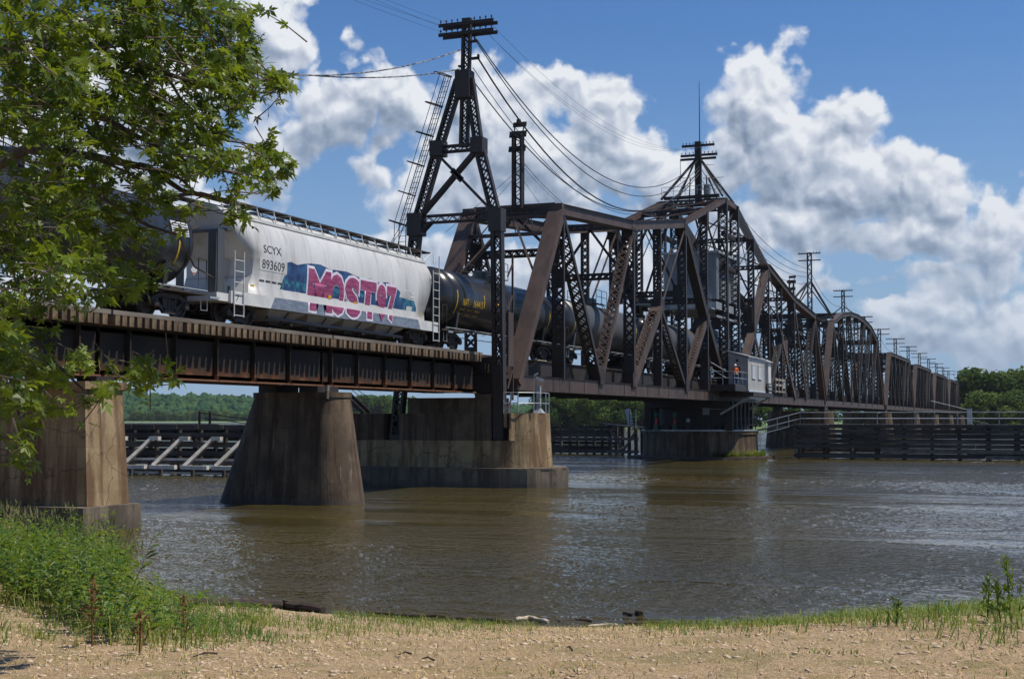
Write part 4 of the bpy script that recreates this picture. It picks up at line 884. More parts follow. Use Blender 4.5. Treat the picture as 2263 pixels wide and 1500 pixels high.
def f(b):
    for z in (7.05, 7.6):
        b.tube([(113.35, 27.0, z), (113.35, 25.0, z), (118.0, 24.95, z)], .028, 5); b.tube([(113.35, 27.0, z+.8), (113.35, 25.7, z)], .03, 5)
    for p in ((113.35, 27.0), (113.35, 26.0), (113.35, 25.0), (114.9, 25.0), (116.4, 24.97), (117.95, 24.95)): b.tube([(p[0], p[1], 6.5), (p[0], p[1], 7.62)], .03, 5)
part('railing', 'galvanized', t, f)
cb = thing('operator_cabin', 'small pale clad cabin with two white windows on the side of the swing span', 'cabin', (121.9, 25.8, 5.9))
def f(b):
    V = [(118.05, 24.85, 5.97), (118.05, 26.55, 5.97), (125.4, 26.55, 5.97), (125.4, 24.85, 5.97), (118.05, 24.85, 8.95), (118.05, 26.55, 9.45), (125.4, 26.55, 9.45), (125.4, 24.85, 8.95)]
    b.add(V, [(0, 3, 2, 1), (4, 5, 6, 7), (0, 1, 5, 4), (1, 2, 6, 5), (2, 3, 7, 6), (3, 0, 4, 7)])
    for k in range(9): b.box((118.02, 24.95+k*.19, 8.3), (118.048, 24.97+k*.19, 8.9))
wl = part('wall', 'cabin_wall', cb, f)
part('trim', 'white_paint', cb, lambda b: (b.box((118.0, 24.80, 5.99), (118.12, 24.848, 8.92)), b.box((125.3, 24.80, 5.99), (125.42, 24.848, 8.92)), b.box((118.13, 24.80, 8.78), (125.29, 24.847, 8.9))))
part('roof', 'machine_wall', cb, lambda b: b.add([(117.9, 24.7, 8.96), (117.9, 26.7, 9.5), (125.6, 26.7, 9.5), (125.6, 24.7, 8.96), (117.9, 24.7, 9.06), (117.9, 26.7, 9.6), (125.6, 26.7, 9.6), (125.6, 24.7, 9.06)], [(0, 3, 2, 1), (4, 5, 6, 7), (0, 1, 5, 4), (1, 2, 6, 5), (2, 3, 7, 6), (3, 0, 4, 7)]))
part('skirt', 'blind', cb, lambda b: (b.box((118.0, 24.72, 5.70), (125.2, 24.80, 6.10)), b.box((118.0, 24.70, 5.35), (124.9, 24.78, 5.66)), b.box((117.98, 25.3, 6.2), (118.02, 26.4, 6.55))))
dr = part('door', 'cabin_wall', cb, lambda b: b.box((117.99, 25.35, 6.55), (118.045, 26.25, 8.35)))
part('pane', 'glass_dark', dr, lambda b: b.box((117.97, 25.5, 7.0), (117.988, 26.05, 8.15))); part('handle', 'steel', dr, lambda b: b.box((117.93, 25.42, 7.4), (117.988, 25.5, 7.45)))
for x in (119.7, 122.4):
    wd = part('window', 'white_paint', cb, lambda b: (b.box((x, 24.77, 7.15), (x+1.5, 24.846, 7.22)), b.box((x, 24.77, 8.35), (x+1.5, 24.846, 8.42)), b.box((x, 24.77, 7.2), (x+.09, 24.846, 8.38)), b.box((x+1.41, 24.77, 7.2), (x+1.5, 24.846, 8.38)), b.box((x+.71, 24.77, 7.2), (x+.78, 24.846, 8.38))))
    part('pane', 'blind', wd, lambda b: b.box((x+.09, 24.80, 7.22), (x+1.41, 24.83, 8.35)))
part('lamp', 'steel_dark', cb, lambda b: b.lathe([(0, .05), (.12, .12), (.14, .12)], (118.04, 25.75, 8.7), (-1, 0, 0), 10))
vb = thing('equipment_cabinet', 'bright narrow white cabinet with pitched lid just beyond the cabin', 'cabinet', (126.6, 25.4, 6.2))
part('case', 'white_paint', vb, lambda b: b.box((126.0, 24.6, 6.9), (127.3, 26.2, 8.85))); part('lid', 'white_paint', vb, lambda b: b.prism([(125.8, 24.4), (127.5, 24.4), (127.5, 26.4), (125.8, 26.4)], 8.853, 9.2, [(125.9, 25.2), (127.4, 25.2), (127.4, 25.7), (125.9, 25.7)]))
part('louvres', 'galvanized', vb, lambda b: [b.box((126.0, 24.55, 5.9+k*.35), (127.3, 24.62, 6.12+k*.35)) for k in range(3)])
bl = thing('balcony', 'weathered timber-railed balcony beyond the cabin on the far arm', 'balcony', (130, 25.5, 6))
part('deck', 'wood_pale', bl, lambda b: b.box((127.6, 24.3, 6.12), (132.8, 26.9, 6.24)))
part('railing', 'wood_pale', bl, lambda b: ([b.box((127.7, 24.3, z), (132.7, 24.36, z+.2)) for z in (6.7, 7.2)]+[b.box((127.7+k*1.65, 24.24, 6.0), (127.85+k*1.65, 24.298, 7.5)) for k in range(4)]+[b.box((127.64, 24.4, z), (127.7, 26.8, z+.2)) for z in (6.7, 7.2)]))
part('joists', 'wood_fender', bl, lambda b: [b.box((128+k*.7, 24.4, 5.9), (128.12+k*.7, 26.9, 6.118)) for k in range(7)])

# ---------------------------------------------------------------- person on the platform
def skinned(name, pts, edges, rad, mt, parent, sub=2):
    me = bpy.data.meshes.new(name); me.from_pydata(pts, edges, []); me.materials.append(M[mt]); o = bpy.data.objects.new(name, me); COL.objects.link(o)
    sm = o.modifiers.new('skin', 'SKIN'); 
    for i, v in enumerate(me.skin_vertices[0].data): v.radius = (rad[i], rad[i]) if not hasattr(rad[i], '__len__') else rad[i]; v.use_root = (i == 0)
    sm.use_smooth_shade = True; ss = o.modifiers.new('sub', 'SUBSURF'); ss.levels = sub; ss.render_levels = sub
    if parent is not None:
        o.parent = parent
    return o
ppl = thing('person', 'standing worker in orange shirt, jeans and pale hard hat on the cabin platform', 'person', (117.1, 25.75, 6.52)); ppl.rotation_euler.z = R(200)
def body_pts():
    # local frame: x forward, y left, z up
    P = [(0, 0, .96), (0, 0, 1.10), (0, 0, 1.28), (0, 0, 1.44), (.01, 0, 1.53), (.02, 0, 1.62), (.02, 0, 1.74),   # 0-6 pelvis..head
         (0, .19, 1.45), (-.03, .25, 1.18), (.10, .20, .98), (.16, .16, .93),                                     # 7-10 left arm
         (0, -.19, 1.45), (-.03, -.25, 1.18), (.10, -.20, .98), (.16, -.16, .93),                                 # 11-14 right arm
         (0, .10, .90), (.01, .11, .50), (-.01, .12, .09), (.13, .13, .04),                                       # 15-18 left leg
         (0, -.10, .90), (.01, -.11, .50), (-.01, -.12, .09), (.13, -.13, .04)]
    E_ = [(0, 1), (1, 2), (2, 3), (3, 4), (4, 5), (5, 6), (3, 7), (7, 8), (8, 9), (9, 10), (3, 11), (11, 12), (12, 13), (13, 14), (0, 15), (15, 16), (16, 17), (17, 18), (0, 19), (19, 20), (20, 21), (21, 22)]
    r_ = [.13, .13, .15, .12, .06, .085, .085, .065, .05, .035, .038, .065, .05, .035, .038, .09, .06, .045, .04, .09, .06, .045, .04]
    for s_, hnd in ((1, 10), (-1, 14)):
        bx, by, bz = P[hnd]
        for k, (dx, dz) in enumerate(((.075, .012), (.085, -.008), (.08, -.026), (.065, -.042))):
            P.append((bx+dx*.6, by-s_*.03, bz+dz)); P.append((bx+dx, by-s_*.055, bz+dz-.012)); i = len(P)-2; E_.extend([(hnd, i), (i, i+1)]); r_.extend([.011, .009])
        P.append((bx+.03, by-s_*.02, bz+.05)); P.append((bx+.055, by-s_*.045, bz+.055)); i = len(P)-2; E_.extend([(hnd, i), (i, i+1)]); r_.extend([.012, .01])
    P.append((.115, 0, 1.64)); E_.append((5, len(P)-1)); r_.append(.018)     # nose
    for s_ in (1, -1): P.append((.0, s_*.095, 1.66)); E_.append((5, len(P)-1)); r_.append(.016)   # ears
    return P, E_, r_
P_, E_, r_ = body_pts(); bd = skinned('body', P_, E_, r_, 'skin', ppl)
sh = [(0, 0, .86), (0, 0, 1.05), (0, 0, 1.28), (0, 0, 1.46), (0, 0, 1.50), (0, .20, 1.46), (-.03, .26, 1.18), (.04, .24, 1.06), (0, -.20, 1.46), (-.03, -.26, 1.18), (.04, -.24, 1.06)]
skinned('shirt', sh, [(0, 1), (1, 2), (2, 3), (3, 4), (3, 5), (5, 6), (6, 7), (3, 8), (8, 9), (9, 10)], [(.17, .15), (.165, .15), (.185, .16), (.14, .13), .09, .085, .075, .065, .085, .075, .065], 'orange', ppl)
tr_ = [(0, 0, .95), (0, .10, .88), (.01, .11, .50), (-.01, .12, .07), (0, -.10, .88), (.01, -.11, .50), (-.01, -.12, .07)]
skinned('trousers', tr_, [(0, 1), (1, 2), (2, 3), (0, 4), (4, 5), (5, 6)], [.15, .105, .08, .07, .105, .08, .07], 'jeans', ppl)
b = MB()
b.lathe([(0, .118), (.04, .12), (.09, .10), (.13, .05), (.14, .01)], (.02, 0, 1.70), (0, 0, 1), 16); b.lathe([(0, .15), (.012, .13)], (.035, 0, 1.695), (0, 0, 1), 16)
o = b.build('hard_hat', 'hat', None, True); o.parent = ppl
b = MB(); 
for s_ in (1, -1): b.lathe([(0, .001), (.006, .012), (.012, .001)], (.098, s_*.035, 1.665), (1, 0, 0), 8)
b.box((.088, -.028, 1.588), (.1, .028, 1.596)); o = b.build('eyes_and_mouth', 'black_text', None); o.parent = bd
for zz in (1.0,):
    b = MB(); b.lathe([(0, .178), (.05, .178)], (0, 0, zz), (0, 0, 1), 20); o = b.build('reflective_band', 'reflective', None); o.parent = ppl; o.scale = (.92, 1.0, 1)

# ---------------------------------------------------------------- timber fenders
def fender(name, label, x, y0, y1, zt, depth, front=-1, walers=6, pile=2.2, raker=False, walk=True, seed=1, ramp=False):
    rr = random.Random(seed); t = thing('timber_fender', label, 'timber fender', (x, (y0+y1)/2, 0)); L = y1-y0
    def pl(b, xx_, y):
        b.lathe([(0, .17), (zt+1.2, .15)], (xx_, y, -1.2), (0, 0, 1), 9)
    y = y0+.3; yy_ = []
    while y < y1: yy_.append(y); y += pile+rr.uniform(-.15, .15)
    for y in yy_:
        part('pile', 'wood_fender', t, lambda b: pl(b, x+.22, y)); part('pile', 'wood_fender', t, lambda b: pl(b, x+depth-.22, y+.3))
    for k in range(walers):
        z = .28+(zt-.42)*k/(walers-1)
        for side in (0, 1):
            y = y0
            while y < y1-.2:
                ye = min(y1, y+rr.uniform(5.5, 8)); xx_ = x-.08 if side == 0 else x+depth+.08; dz = rr.uniform(-.03, .03)
                if rr.random() > .06: part('waler', 'wood_fender' if (k > 1 or rr.random() > .6) else 'wood_guard', t, lambda b: b.box((xx_-.13, y+.02, z-.16+dz), (xx_+.13, ye-.02, z+.16+dz)))
                y = ye
    part('cross_timbers', 'wood_fender', t, lambda b: [b.box((x-.3, yq-.14, zt-.28), (x+depth+.3, yq+.14, zt-.01)) for yq in yy_])
    if walk: part('walkway', 'wood_pale', t, lambda b: [b.box((x+.1, y0+k*(L/ (int(L/3)))+.15, zt), (x+1.2, y0+(k+1)*(L/int(L/3))-.15, zt+.07)) for k in range(int(L/3))])
    return t
fr = fender('f', 'long dark timber fender with metal handrail right of the pivot pier', 123.9, -34, 21.95, 3.05, 4.2, walers=7, pile=2.3, seed=3)
t = thing('railing', 'long two-bar metal handrail on the right-hand timber fender', 'railing', (124.2, 0, 3.1))
def f(b):
    for z in (3.62, 4.17): b.tube([(124.2, -33, z), (124.2, 21.4, z)], .035, 5); b.tube([(127.8, -20, z+.02), (127.8, 21.4, z+.02)], .03, 5)
    for k in range(17): b.tube([(124.2, 21.4-k*3.4, 3.1), (124.2, 21.4-k*3.4, 4.2)], .035, 5)
    for z in (3.62, 4.17, 3.14): b.tube([(124.2, 21.4, z), (122.5, 24.6, z-.9)], .035, 5)
    for k in range(4): b.tube([(124.2-.5*k, 21.4+.95*k, 3.1-.27*k), (124.2-.5*k, 21.4+.95*k, 4.2-.27*k)], .035, 5)
part('rails', 'galvanized', t, f)
t = thing('gangway', 'sloping steel gangway from the fender down to the pivot pier', 'gangway', (123.4, 23, 2.5))
part('deck', 'steel', t, lambda b: b.beam((124.5, 21.6, 3.0), (122.8, 25.4, 2.55), .9, .12, side=(1, .4, 0)))
t = thing('lift_post', 'white post with stay rods standing on the right-hand fender walkway', 'post', (125.5, 6.9, 3.1))
part('post', 'galvanized', t, lambda b: b.box((125.35, 6.7, 3.1), (125.75, 7.1, 4.5))); part('rods', 'galvanized', t, lambda b: (b.beam((125.5, 7.1, 4.4), (126.5, 10.2, 5.2), .04, .04), b.beam((125.5, 6.7, 3.5), (125.5, 5.3, 3.15), .05, .05)))
fender('f', 'dark slatted timber fender left of the pivot pier seen behind the rest pier', 131.5, 41.5, 74, 2.85, 4.0, walers=7, pile=1.7, walk=False, seed=5)
t = thing('pile_cluster', 'braced timber pile cluster between the left fender and the pivot pier', 'timber frame', (128, 39.5, 0))
part('posts', 'wood_fender', t, lambda b: [b.box((129+dx, 38.2+k*1.35, -1), (129.3+dx, 38.5+k*1.35, 2.9)) for k in range(3) for dx in (0, 2.2)])
part('braces', 'wood_guard', t, lambda b: (b.beam((128.9, 41.0, 2.6), (128.9, 39.4, .3), .22, .12), b.beam((128.9, 38.2, 2.5), (128.9, 39.7, .3), .22, .12), b.box((128.8, 38.0, .2), (128.95, 41.3, .5)), b.box((128.82, 38.0, 1.5), (128.94, 41.3, 1.75))))
part('walkway', 'steel', t, lambda b: (b.beam((126.5, 34.8, 2.55), (129.5, 42.0, 3.1), .9, .12, side=(1, -.4, 0)), [b.tube([(126.5+k*.6, 34.8+k*1.44, 2.6+k*.11), (126.5+k*.6, 34.8+k*1.44, 3.8+k*.11)], .03, 5) for k in range(6)], [b.tube([(126.5, 34.8, z), (129.5, 42.0, z+.55)], .02, 5) for z in (3.2, 3.75)]))
t = thing('sign_board', 'white board leaning on a post beside the pivot pier walkway', 'sign', (126, 37.6, 2.6))
part('board', 'white_paint', t, lambda b: b.beam((125.9, 37.9, 3.0), (125.9, 38.25, 4.55), .55, .04)); part('post', 'galvanized', t, lambda b: b.box((125.95, 37.4, 2.6), (126.05, 37.5, 4.5)))
# fender by the rest pier with white raking struts
lf = fender('f', 'dark timber fender with pale raking struts behind the tapering pier', 73.6, 38.5, 62, 3.22, 2.6, walers=6, pile=1.75, walk=False, seed=9)
part('back_boards', 'wood_fender', lf, lambda b: [b.box((76.4, 38.5, .9+k*.42), (76.5, 62, 1.22+k*.42)) for k in range(5)])
for y in (57.2, 54.6, 52.3, 49.9, 47.6):
    part('raking_strut', 'pale_timber', lf, lambda b: b.beam((72.2, y+1.15, .62), (73.3, y-.25, 2.35), .22, .22, side=(1, 0, 0)))
    part('strut_cap', 'pale_timber', lf, lambda b: b.box((72.9, y-1.0, 2.22), (73.3, y-.3, 2.46)))
    part('foot_timber', 'pale_timber', lf, lambda b: b.box((71.9, y-.7, .42), (72.2, y+1.25, .66)))
    part('short_pile', 'wood_fender', lf, lambda b: b.lathe([(0, .14), (1.75, .12)], (72.3, y+.6, -1.2), (0, 0, 1), 8))
part('low_waler', 'pale_timber', lf, lambda b: [b.box((72.8, 45, z), (72.95, 61, z+.14)) for z in (.08, .95)])
t = thing('railing', 'dark handrail on top of the fender left of the tapering pier', 'railing', (74.5, 50, 3.2))
part('rails', 'steel_dark', t, lambda b: ([b.box((74.5, y-.06, 3.1), (74.62, y+.06, 4.1)) for y in (51.6, 50.8)]+[b.beam((74.55, 51.6, z), (74.55, 47.6, z-.45), .05, .06) for z in (4.0, 3.7)]))

# ---------------------------------------------------------------- train
def side_frame(b, xc, y):
    o = -1 if y < YC else 1
    for a, c, w_ in (((xc-1.12, .56), (xc-.55, .80), .16), ((xc-.55, .80), (xc+.55, .80), .18), ((xc+.55, .80), (xc+1.12, .56), .16), ((xc-.80, .58), (xc-.30, .24), .13), ((xc+.80, .58), (xc+.30, .24), .13), ((xc-.34, .22), (xc+.34, .22), .14), ((xc-.36, .74), (xc-.33, .26), .10), ((xc+.36, .74), (xc+.33, .26), .10)):
        b.beam((a[0], y, RAIL+a[1]), (c[0], y, RAIL+c[1]), .13, w_)
    for x in (xc-.2, xc, xc+.2): b.lathe([(0, .085), (.32, .085)], (x, y, RAIL+.30), (0, 0, 1), 8)
    for x in (xc-.89, xc+.89):
        b.box((x-.19, y-.09, RAIL+.36), (x+.19, y+.09, RAIL+.66)); b.lathe([(0, .15), (.09, .15), (.12, .08)], (x, y+o*.08, RAIL+.47), (0, o, 0), 12)
def wheelset(b, x):
    for s_ in (-1, 1):
        y = YC+s_*.72
        b.lathe([(0, .47), (.03, .50), (.04, .46), (.15, .455), (.15, .36), (.10, .33), (.10, .16), (.17, .13), (.17, .08)], (x, y-s_*.05, RAIL+.46), (0, s_, 0), 24)
    b.lathe([(0, .08), (1.5, .08)], (x, YC-.75, RAIL+.46), (0, 1, 0), 8)
def bogie(car, xc):
    bg_ = part('bogie', 'bogie', car, lambda b: (b.box((xc-.25, YC-1.0, RAIL+.45), (xc+.25, YC+1.0, RAIL+.72)), b.lathe([(0, .28), (.14, .28)], (xc, YC, RAIL+.70), (0, 0, 1), 12), b.beam((xc-.6, YC-.95, RAIL+.4), (xc-.6, YC+.95, RAIL+.4), .1, .2)))
    for x in (xc-.89, xc+.89): part('wheel', 'wheel', bg_, lambda b: wheelset(b, x), smooth=False)
    for y in (YC-1.02, YC+1.02): part('side_frame', 'bogie', bg_, lambda b: side_frame(b, xc, y))
def coupler(car, x, s_):
    part('coupler', 'bogie', car, lambda b: (b.box((x, YC-.12, RAIL+.75), (x+s_*.55, YC+.12, RAIL+.98)), b.box((x+s_*.45, YC-.2, RAIL+.7), (x+s_*.7, YC+.2, RAIL+1.02)), b.tube([(x, YC-.4, RAIL+.7), (x+s_*.3, YC-.35, RAIL+.45), (x+s_*.6, YC-.2, RAIL+.5)], .035, 6)))
def text_mesh(s, x0, x1, z0, z1, yf, mt, parent, name, off=0.0, cuts=(), lift=.006):
    cu = bpy.data.curves.new('t', 'FONT'); cu.body = s; cu.size = 1; cu.offset = off; cu.resolution_u = 3
    o = bpy.data.objects.new('t', cu); COL.objects.link(o); bpy.context.view_layer.update()
    me = bpy.data.meshes.new_from_object(o.evaluated_get(bpy.context.evaluated_depsgraph_get())); bpy.data.objects.remove(o)
    bm = bmesh.new(); bm.from_mesh(me)
    xs_ = [v.co.x for v in bm.verts]; ys_ = [v.co.y for v in bm.verts]; a, c, d, e_ = min(xs_), max(xs_), min(ys_), max(ys_)
    for v in bm.verts: v.co.x = x0+(v.co.x-a)/(c-a)*(x1-x0); v.co.z = z0+(v.co.y-d)/(e_-d)*(z1-z0); v.co.y = 0
    for zc_ in list(cuts)+list(np.arange(z0+.15, z1, .15)):
        bmesh.ops.bisect_plane(bm, geom=bm.verts[:]+bm.edges[:]+bm.faces[:], plane_co=(0, 0, zc_), plane_no=(0, 0, 1))
    for v in bm.verts: v.co.y = yf(v.co.z)-lift
    m2 = bpy.data.meshes.new(name); bm.to_mesh(m2); bm.free(); m2.materials.append(M[mt])
    o = bpy.data.objects.new(name, m2); COL.objects.link(o); o.parent = parent
    if parent.type == 'EMPTY': o.location = -parent.location
    return o
def patch(name, mt, parent, outline, yf, lift=.004):
    """flat paint patch (x, z outline) wrapped on a car side"""
    bm = bmesh.new(); vs = [bm.verts.new((x, 0, z)) for x, z in outline]; bm.faces.new(vs)
    bmesh.ops.triangulate(bm, faces=bm.faces[:])
    z0, z1 = min(p[1] for p in outline), max(p[1] for p in outline)
    for zc_ in list(np.arange(z0+.12, z1, .12)):
        bmesh.ops.bisect_plane(bm, geom=bm.verts[:]+bm.edges[:]+bm.faces[:], plane_co=(0, 0, zc_), plane_no=(0, 0, 1))
    for v in bm.verts: v.co.y = yf(v.co.z)-lift
    m2 = bpy.data.meshes.new(name); bm.to_mesh(m2); bm.free(); m2.materials.append(M[mt])
    o = bpy.data.objects.new(name, m2); COL.objects.link(o); o.parent = parent
    if parent.type == 'EMPTY': o.location = -parent.location
    return o
# covered hopper
HP = np.array([(8.42, 28.86), (9.0, 28.80), (9.5, 28.765), (9.9, 28.76), (10.3, 28.79), (10.7, 28.86), (11.0, 28.95), (11.2, 29.04), (11.4, 29.15)])
def yside(z): return float(np.interp(z, HP[:, 0], HP[:, 1])) if z > 8.425 else 28.70
hop = thing('hopper_car', 'light grey covered hopper car with pink graffiti lettering along its side', 'railway car', (52.6, YC, RAIL))
def f(b):
    zs = [8.421, 8.8, 9.2, 9.5, 9.77, 10.1, 10.4, 10.74, 11.0, 11.2, 11.4]
    xa = np.interp(zs, [8.42, 9.2, 9.77, 10.4, 10.74, 11.4], [44.55, 44.95, 45.0, 44.1, 43.75, 43.5]); xb = np.interp(zs, [8.42, 9.77, 10.7, 11.4], [60.3, 61.05, 61.5, 61.2])
    nx = 12; V = []; F = []
    for s_ in (1, -1):
        for i, z in enumerate(zs):
            y = yside(z); y = y if s_ == 1 else 2*YC-y
            for k in range(nx+1): V.append((xa[i]+(xb[i]-xa[i])*k/nx, y, z))
    n = len(zs)*(nx+1)
    for i in range(len(zs)-1):
        for k in range(nx):
            a = i*(nx+1)+k; F.append((a, a+1, a+nx+2, a+nx+1)); F.append((n+a, n+a+nx+1, n+a+nx+2, n+a+1))
        a = i*(nx+1); F.append((a, a+nx+1, n+a+nx+1, n+a)); a += nx; F.append((a, n+a, n+a+nx+1, a+nx+1))
    F.append(tuple([0, nx, n+nx, n]))
    b.add(V, F)
body = part('body', 'hopper_paint', hop, f, smooth=False)
for p in body.data.polygons: p.use_smooth = abs(p.normal.x) < .3 and len(p.vertices) == 4
def f(b):
    V = []; F = []; ya = np.linspace(29.151, 2*YC-29.151, 11)
    for j, y in enumerate(ya):
        z = 11.41+.50*math.sin(math.pi*j/10)**.7
        V += [(43.5, y, z), (61.2, y, z)]
    F = [(2*j, 2*j+1, 2*j+3, 2*j+2) for j in range(10)]+[tuple(range(0, 22, 2)), tuple(range(1, 22, 2))[::-1]]
    b.add(V, F)
part('roof', 'hopper_paint', hop, f, smooth=False)
[part('side_plate', 'white_paint', hop, lambda b: b.box((43.4, y-.04, 11.36), (61.3, y+.04, 11.48))) for y in (29.12, 2*YC-29.12)]
[part('roof_seam', 'grey_tank', hop, lambda b: b.tube([(x+.5*(1-math.cos(math.pi*j/10)), 29.16+(.95)*j/5, 11.43+.50*math.sin(math.pi*j/10)**.7) for j in range(6)], .016, 4)) for x in np.arange(44.2, 60.6, 1.02)]
part('running_board', 'bogie', hop, lambda b: (b.box((42.3, 29.35, 12.00), (62.5, 30.0, 12.04)), b.box((42.3, 30.6, 12.00), (62.5, 31.2, 12.04)), b.box((42.3, 29.35, 12.00), (42.8, 31.2, 12.038)), b.box((62.0, 29.35, 12.00), (62.5, 31.2, 12.038))))
part('running_board_bracket', 'white_paint', hop, lambda b: [(b.beam((x, 29.2, 11.46), (x, 29.36, 11.99), .04, .03), b.box((x-.02, 29.3, 11.97), (x+.02, 30.0, 11.998)), b.beam((x, 29.95, 12.1), (x, 29.85, 11.85), .04, .03)) for x in np.arange(43.6, 61.3, 1.26)]+[b.tube([(61.3, 29.3, 11.45), (62.4, 29.3, 12.0)], .03, 5), b.tube([(62.4, 29.35, 12.02), (62.75, 29.35, 12.1), (62.5, 29.2, 11.5)], .025, 5)])
[part('hatch', 'grey_tank', hop, lambda b: b.lathe([(0, .26), (.1, .26), (.13, .2)], (x, YC, 11.9), (0, 0, 1), 14)) for x in np.arange(45.5, 60.5, 1.9)]
part('side_sill', ['hopper_paint', 'sill_grey'] if 0 else 'white_paint', hop, lambda b: [b.box((43.4, y-.05, 7.95), (61.9, y+.05, 8.42)) for y in (28.75, 2*YC-28.75)]+[b.box((42.6, 28.8, 8.0), (62.0, 31.8, 8.3))])
mat('sill_blue', (.20, .235, .30), (.13, .16, .21), rough=.5, scale=2.5, stretch=(1, 1, 3))
patch('sill_repaint', 'sill_blue', hop, [(46.2, 7.955), (46.5, 8.415), (59.6, 8.415), (59.9, 7.955)], lambda z: 28.70, .003)
for xc in (47.9, 51.0, 54.1, 57.2):
    part('discharge_bay', 'grey_tank' if 0 else 'hopper_paint', hop, lambda b: b.add([(xc-1.45, 28.95, 7.95), (xc+1.45, 28.95, 7.95), (xc+1.45, 31.65, 7.95), (xc-1.45, 31.65, 7.95), (xc-.75, 29.5, 7.52), (xc+.75, 29.5, 7.52), (xc+.75, 31.1, 7.52), (xc-.75, 31.1, 7.52)], [(0, 1, 5, 4), (1, 2, 6, 5), (2, 3, 7, 6), (3, 0, 4, 7), (4, 5, 6, 7)]))
    part('discharge_gate', 'bogie', hop, lambda b: (b.box((xc-.75, 29.35, 7.38), (xc+.75, 31.2, 7.518)), b.beam((xc, 28.9, 7.9), (xc, 29.35, 7.45), .05, .05), b.lathe([(0, .08), (.35, .08)], (xc+.3, 29.3, 7.45), (0, -1, 0), 8)))
part('brake_pipe', 'grey_tank', hop, lambda b: b.tube([(46.4, 29.0, 7.62), (50, 29.0, 7.56), (54, 29.0, 7.56), (58.4, 29.0, 7.5)], .075, 8))
for x_, s_ in ((43.5, 1), (61.9, -1)):
    part('end_frame', 'grey_tank', hop, lambda b: (b.box((x_-s_*.85, 28.80, 8.31), (x_-s_*.0, 28.86, 10.2)) if 0 else b.box((x_-.05, 28.8, 8.31), (x_, 28.9, 8.6)), b.box((x_-s_*.8, 28.84, 8.31), (x_-s_*.35, 28.88, 10.7)), b.box((x_-s_*.1, 29.4, 8.31), (x_-s_*.06, 29.75, 10.8)), b.box((x_-s_*.1, 30.85, 8.31), (x_-s_*.06, 31.2, 10.8)), b.box((x_-s_*.12, 28.9, 10.72), (x_+s_*.2, 31.7, 10.8))))  # dark grey, not hopper paint: shade on the car end put into the colour
    xa_, xb_ = (43.55, 44.2) if s_ > 0 else (61.25, 61.95)
    part('ladder', 'white_paint', hop, lambda b: [b.tube([(x, 28.66, 7.45), (x, 28.66, 9.95 if s_ > 0 else 11.0+(x-xa_)*1.1)], .028, 5) for x in (xa_, xb_)]+[b.tube([(xa_, 28.66, z), (xb_, 28.66, z)], .018, 5) for z in np.arange(7.5, 9.95 if s_ > 0 else 10.9, .42)])
    bogie(hop, 44.8 if s_ > 0 else 60.5); coupler(hop, 43.1 if s_ > 0 else 62.0, -s_)
# lettering and paint on the hopper side
patch('paint_patch', 'teal', hop, [(46.9, 8.44), (47.2, 9.0), (47.3, 9.35), (50, 9.4), (53, 9.35), (57, 9.4), (59.3, 9.30), (59.6, 8.95), (59.5, 8.44)], yside, .004)
wv = [(47.4, 9.2), (47.45, 9.9), (47.8, 9.98), (48.3, 9.9), (48.8, 10.0), (49.4, 10.08), (50.2, 10.12), (51.0, 10.0), (51.8, 9.95), (52.5, 10.05), (53.1, 9.92), (53.9, 9.88), (54.7, 9.96), (55.6, 9.86), (56.4, 9.95), (57.2, 9.82), (57.8, 9.6), (57.6, 9.2)]
patch('paint_patch', 'navy', hop, wv, yside, .006)
rr_ = random.Random(4)
for k in range(9):   # darker and lighter streaks inside the blue
    x = 47.2+k*1.25; z = 8.6+rr_.random()*.5
    patch('paint_patch', 'navy', hop, [(x, 8.45), (x+.2, z+.35), (x+.55, z+.2), (x+.9, z+.4), (x+1.05, 8.45)], yside, .007)
patch('number_panel', 'hopper_paint', hop, [(45.45, 9.42), (45.45, 9.92), (47.5, 9.92), (47.5, 9.42)], yside, .009)
cut = (8.4201, 8.4299)
LET = [('M', 49.15, 51.15), ('O', 50.85, 52.35), ('S', 52.3, 53.75), ('T', 53.7, 55.35), ('9', 55.3, 56.35), ('7', 56.3, 57.4)]
for k, (ch, xa_, xb_) in enumerate(LET):
    z1_ = 9.92-.02*k; z0_ = 7.99+(.04 if ch in 'MT7' else 0)
    text_mesh(ch, xa_-.07, xb_+.07, z0_-.03, z1_+.07, yside, 'outline_white', hop, 'graffiti_outline', .085, cut, .012+.002*k)
    text_mesh(ch, xa_+.06, xb_-.06, z0_+.09, z1_-.05, yside, 'pink', hop, 'graffiti_letter', .055, cut, .026+.0015*k)
text_mesh('SCYX', 45.78, 47.1, 10.13, 10.45, yside, 'black_text', hop, 'car_initials', .005)
text_mesh('893609', 45.62, 47.3, 9.50, 9.86, yside, 'black_text', hop, 'car_number', .005, lift=.014)
text_mesh('17', 43.55, 43.95, 8.06, 8.28, yside, 'black_text', hop, 'sill_number', 0)
for k, (x, z) in enumerate(((44.85, 8.62), (47.9, 8.5), (50.9, 8.72), (53.2, 8.62), (55.3, 8.55), (57.9, 8.5), (59.9, 8.6))):
    patch('reflector', 'yellow', hop, [(x, z), (x, z+.17), (x+.26, z+.17), (x+.26, z)], yside, .045)
patch('data_panel', 'white_paint', hop, [(58.1, 9.35), (58.1, 9.75), (59.35, 9.72), (59.35, 9.3)], yside, .010)
patch('data_panel', 'white_paint', hop, [(58.5, 8.7), (58.5, 9.0), (59.1, 9.0), (59.1, 8.7)], yside, .010)
for k in range(4): patch('stencil_line', 'black_text', hop, [(58.2, 9.66-k*.09), (58.2, 9.675-k*.09), (58.9+.3*(k % 2), 9.67-k*.09), (58.9+.3*(k % 2), 9.655-k*.09)], yside, .016)
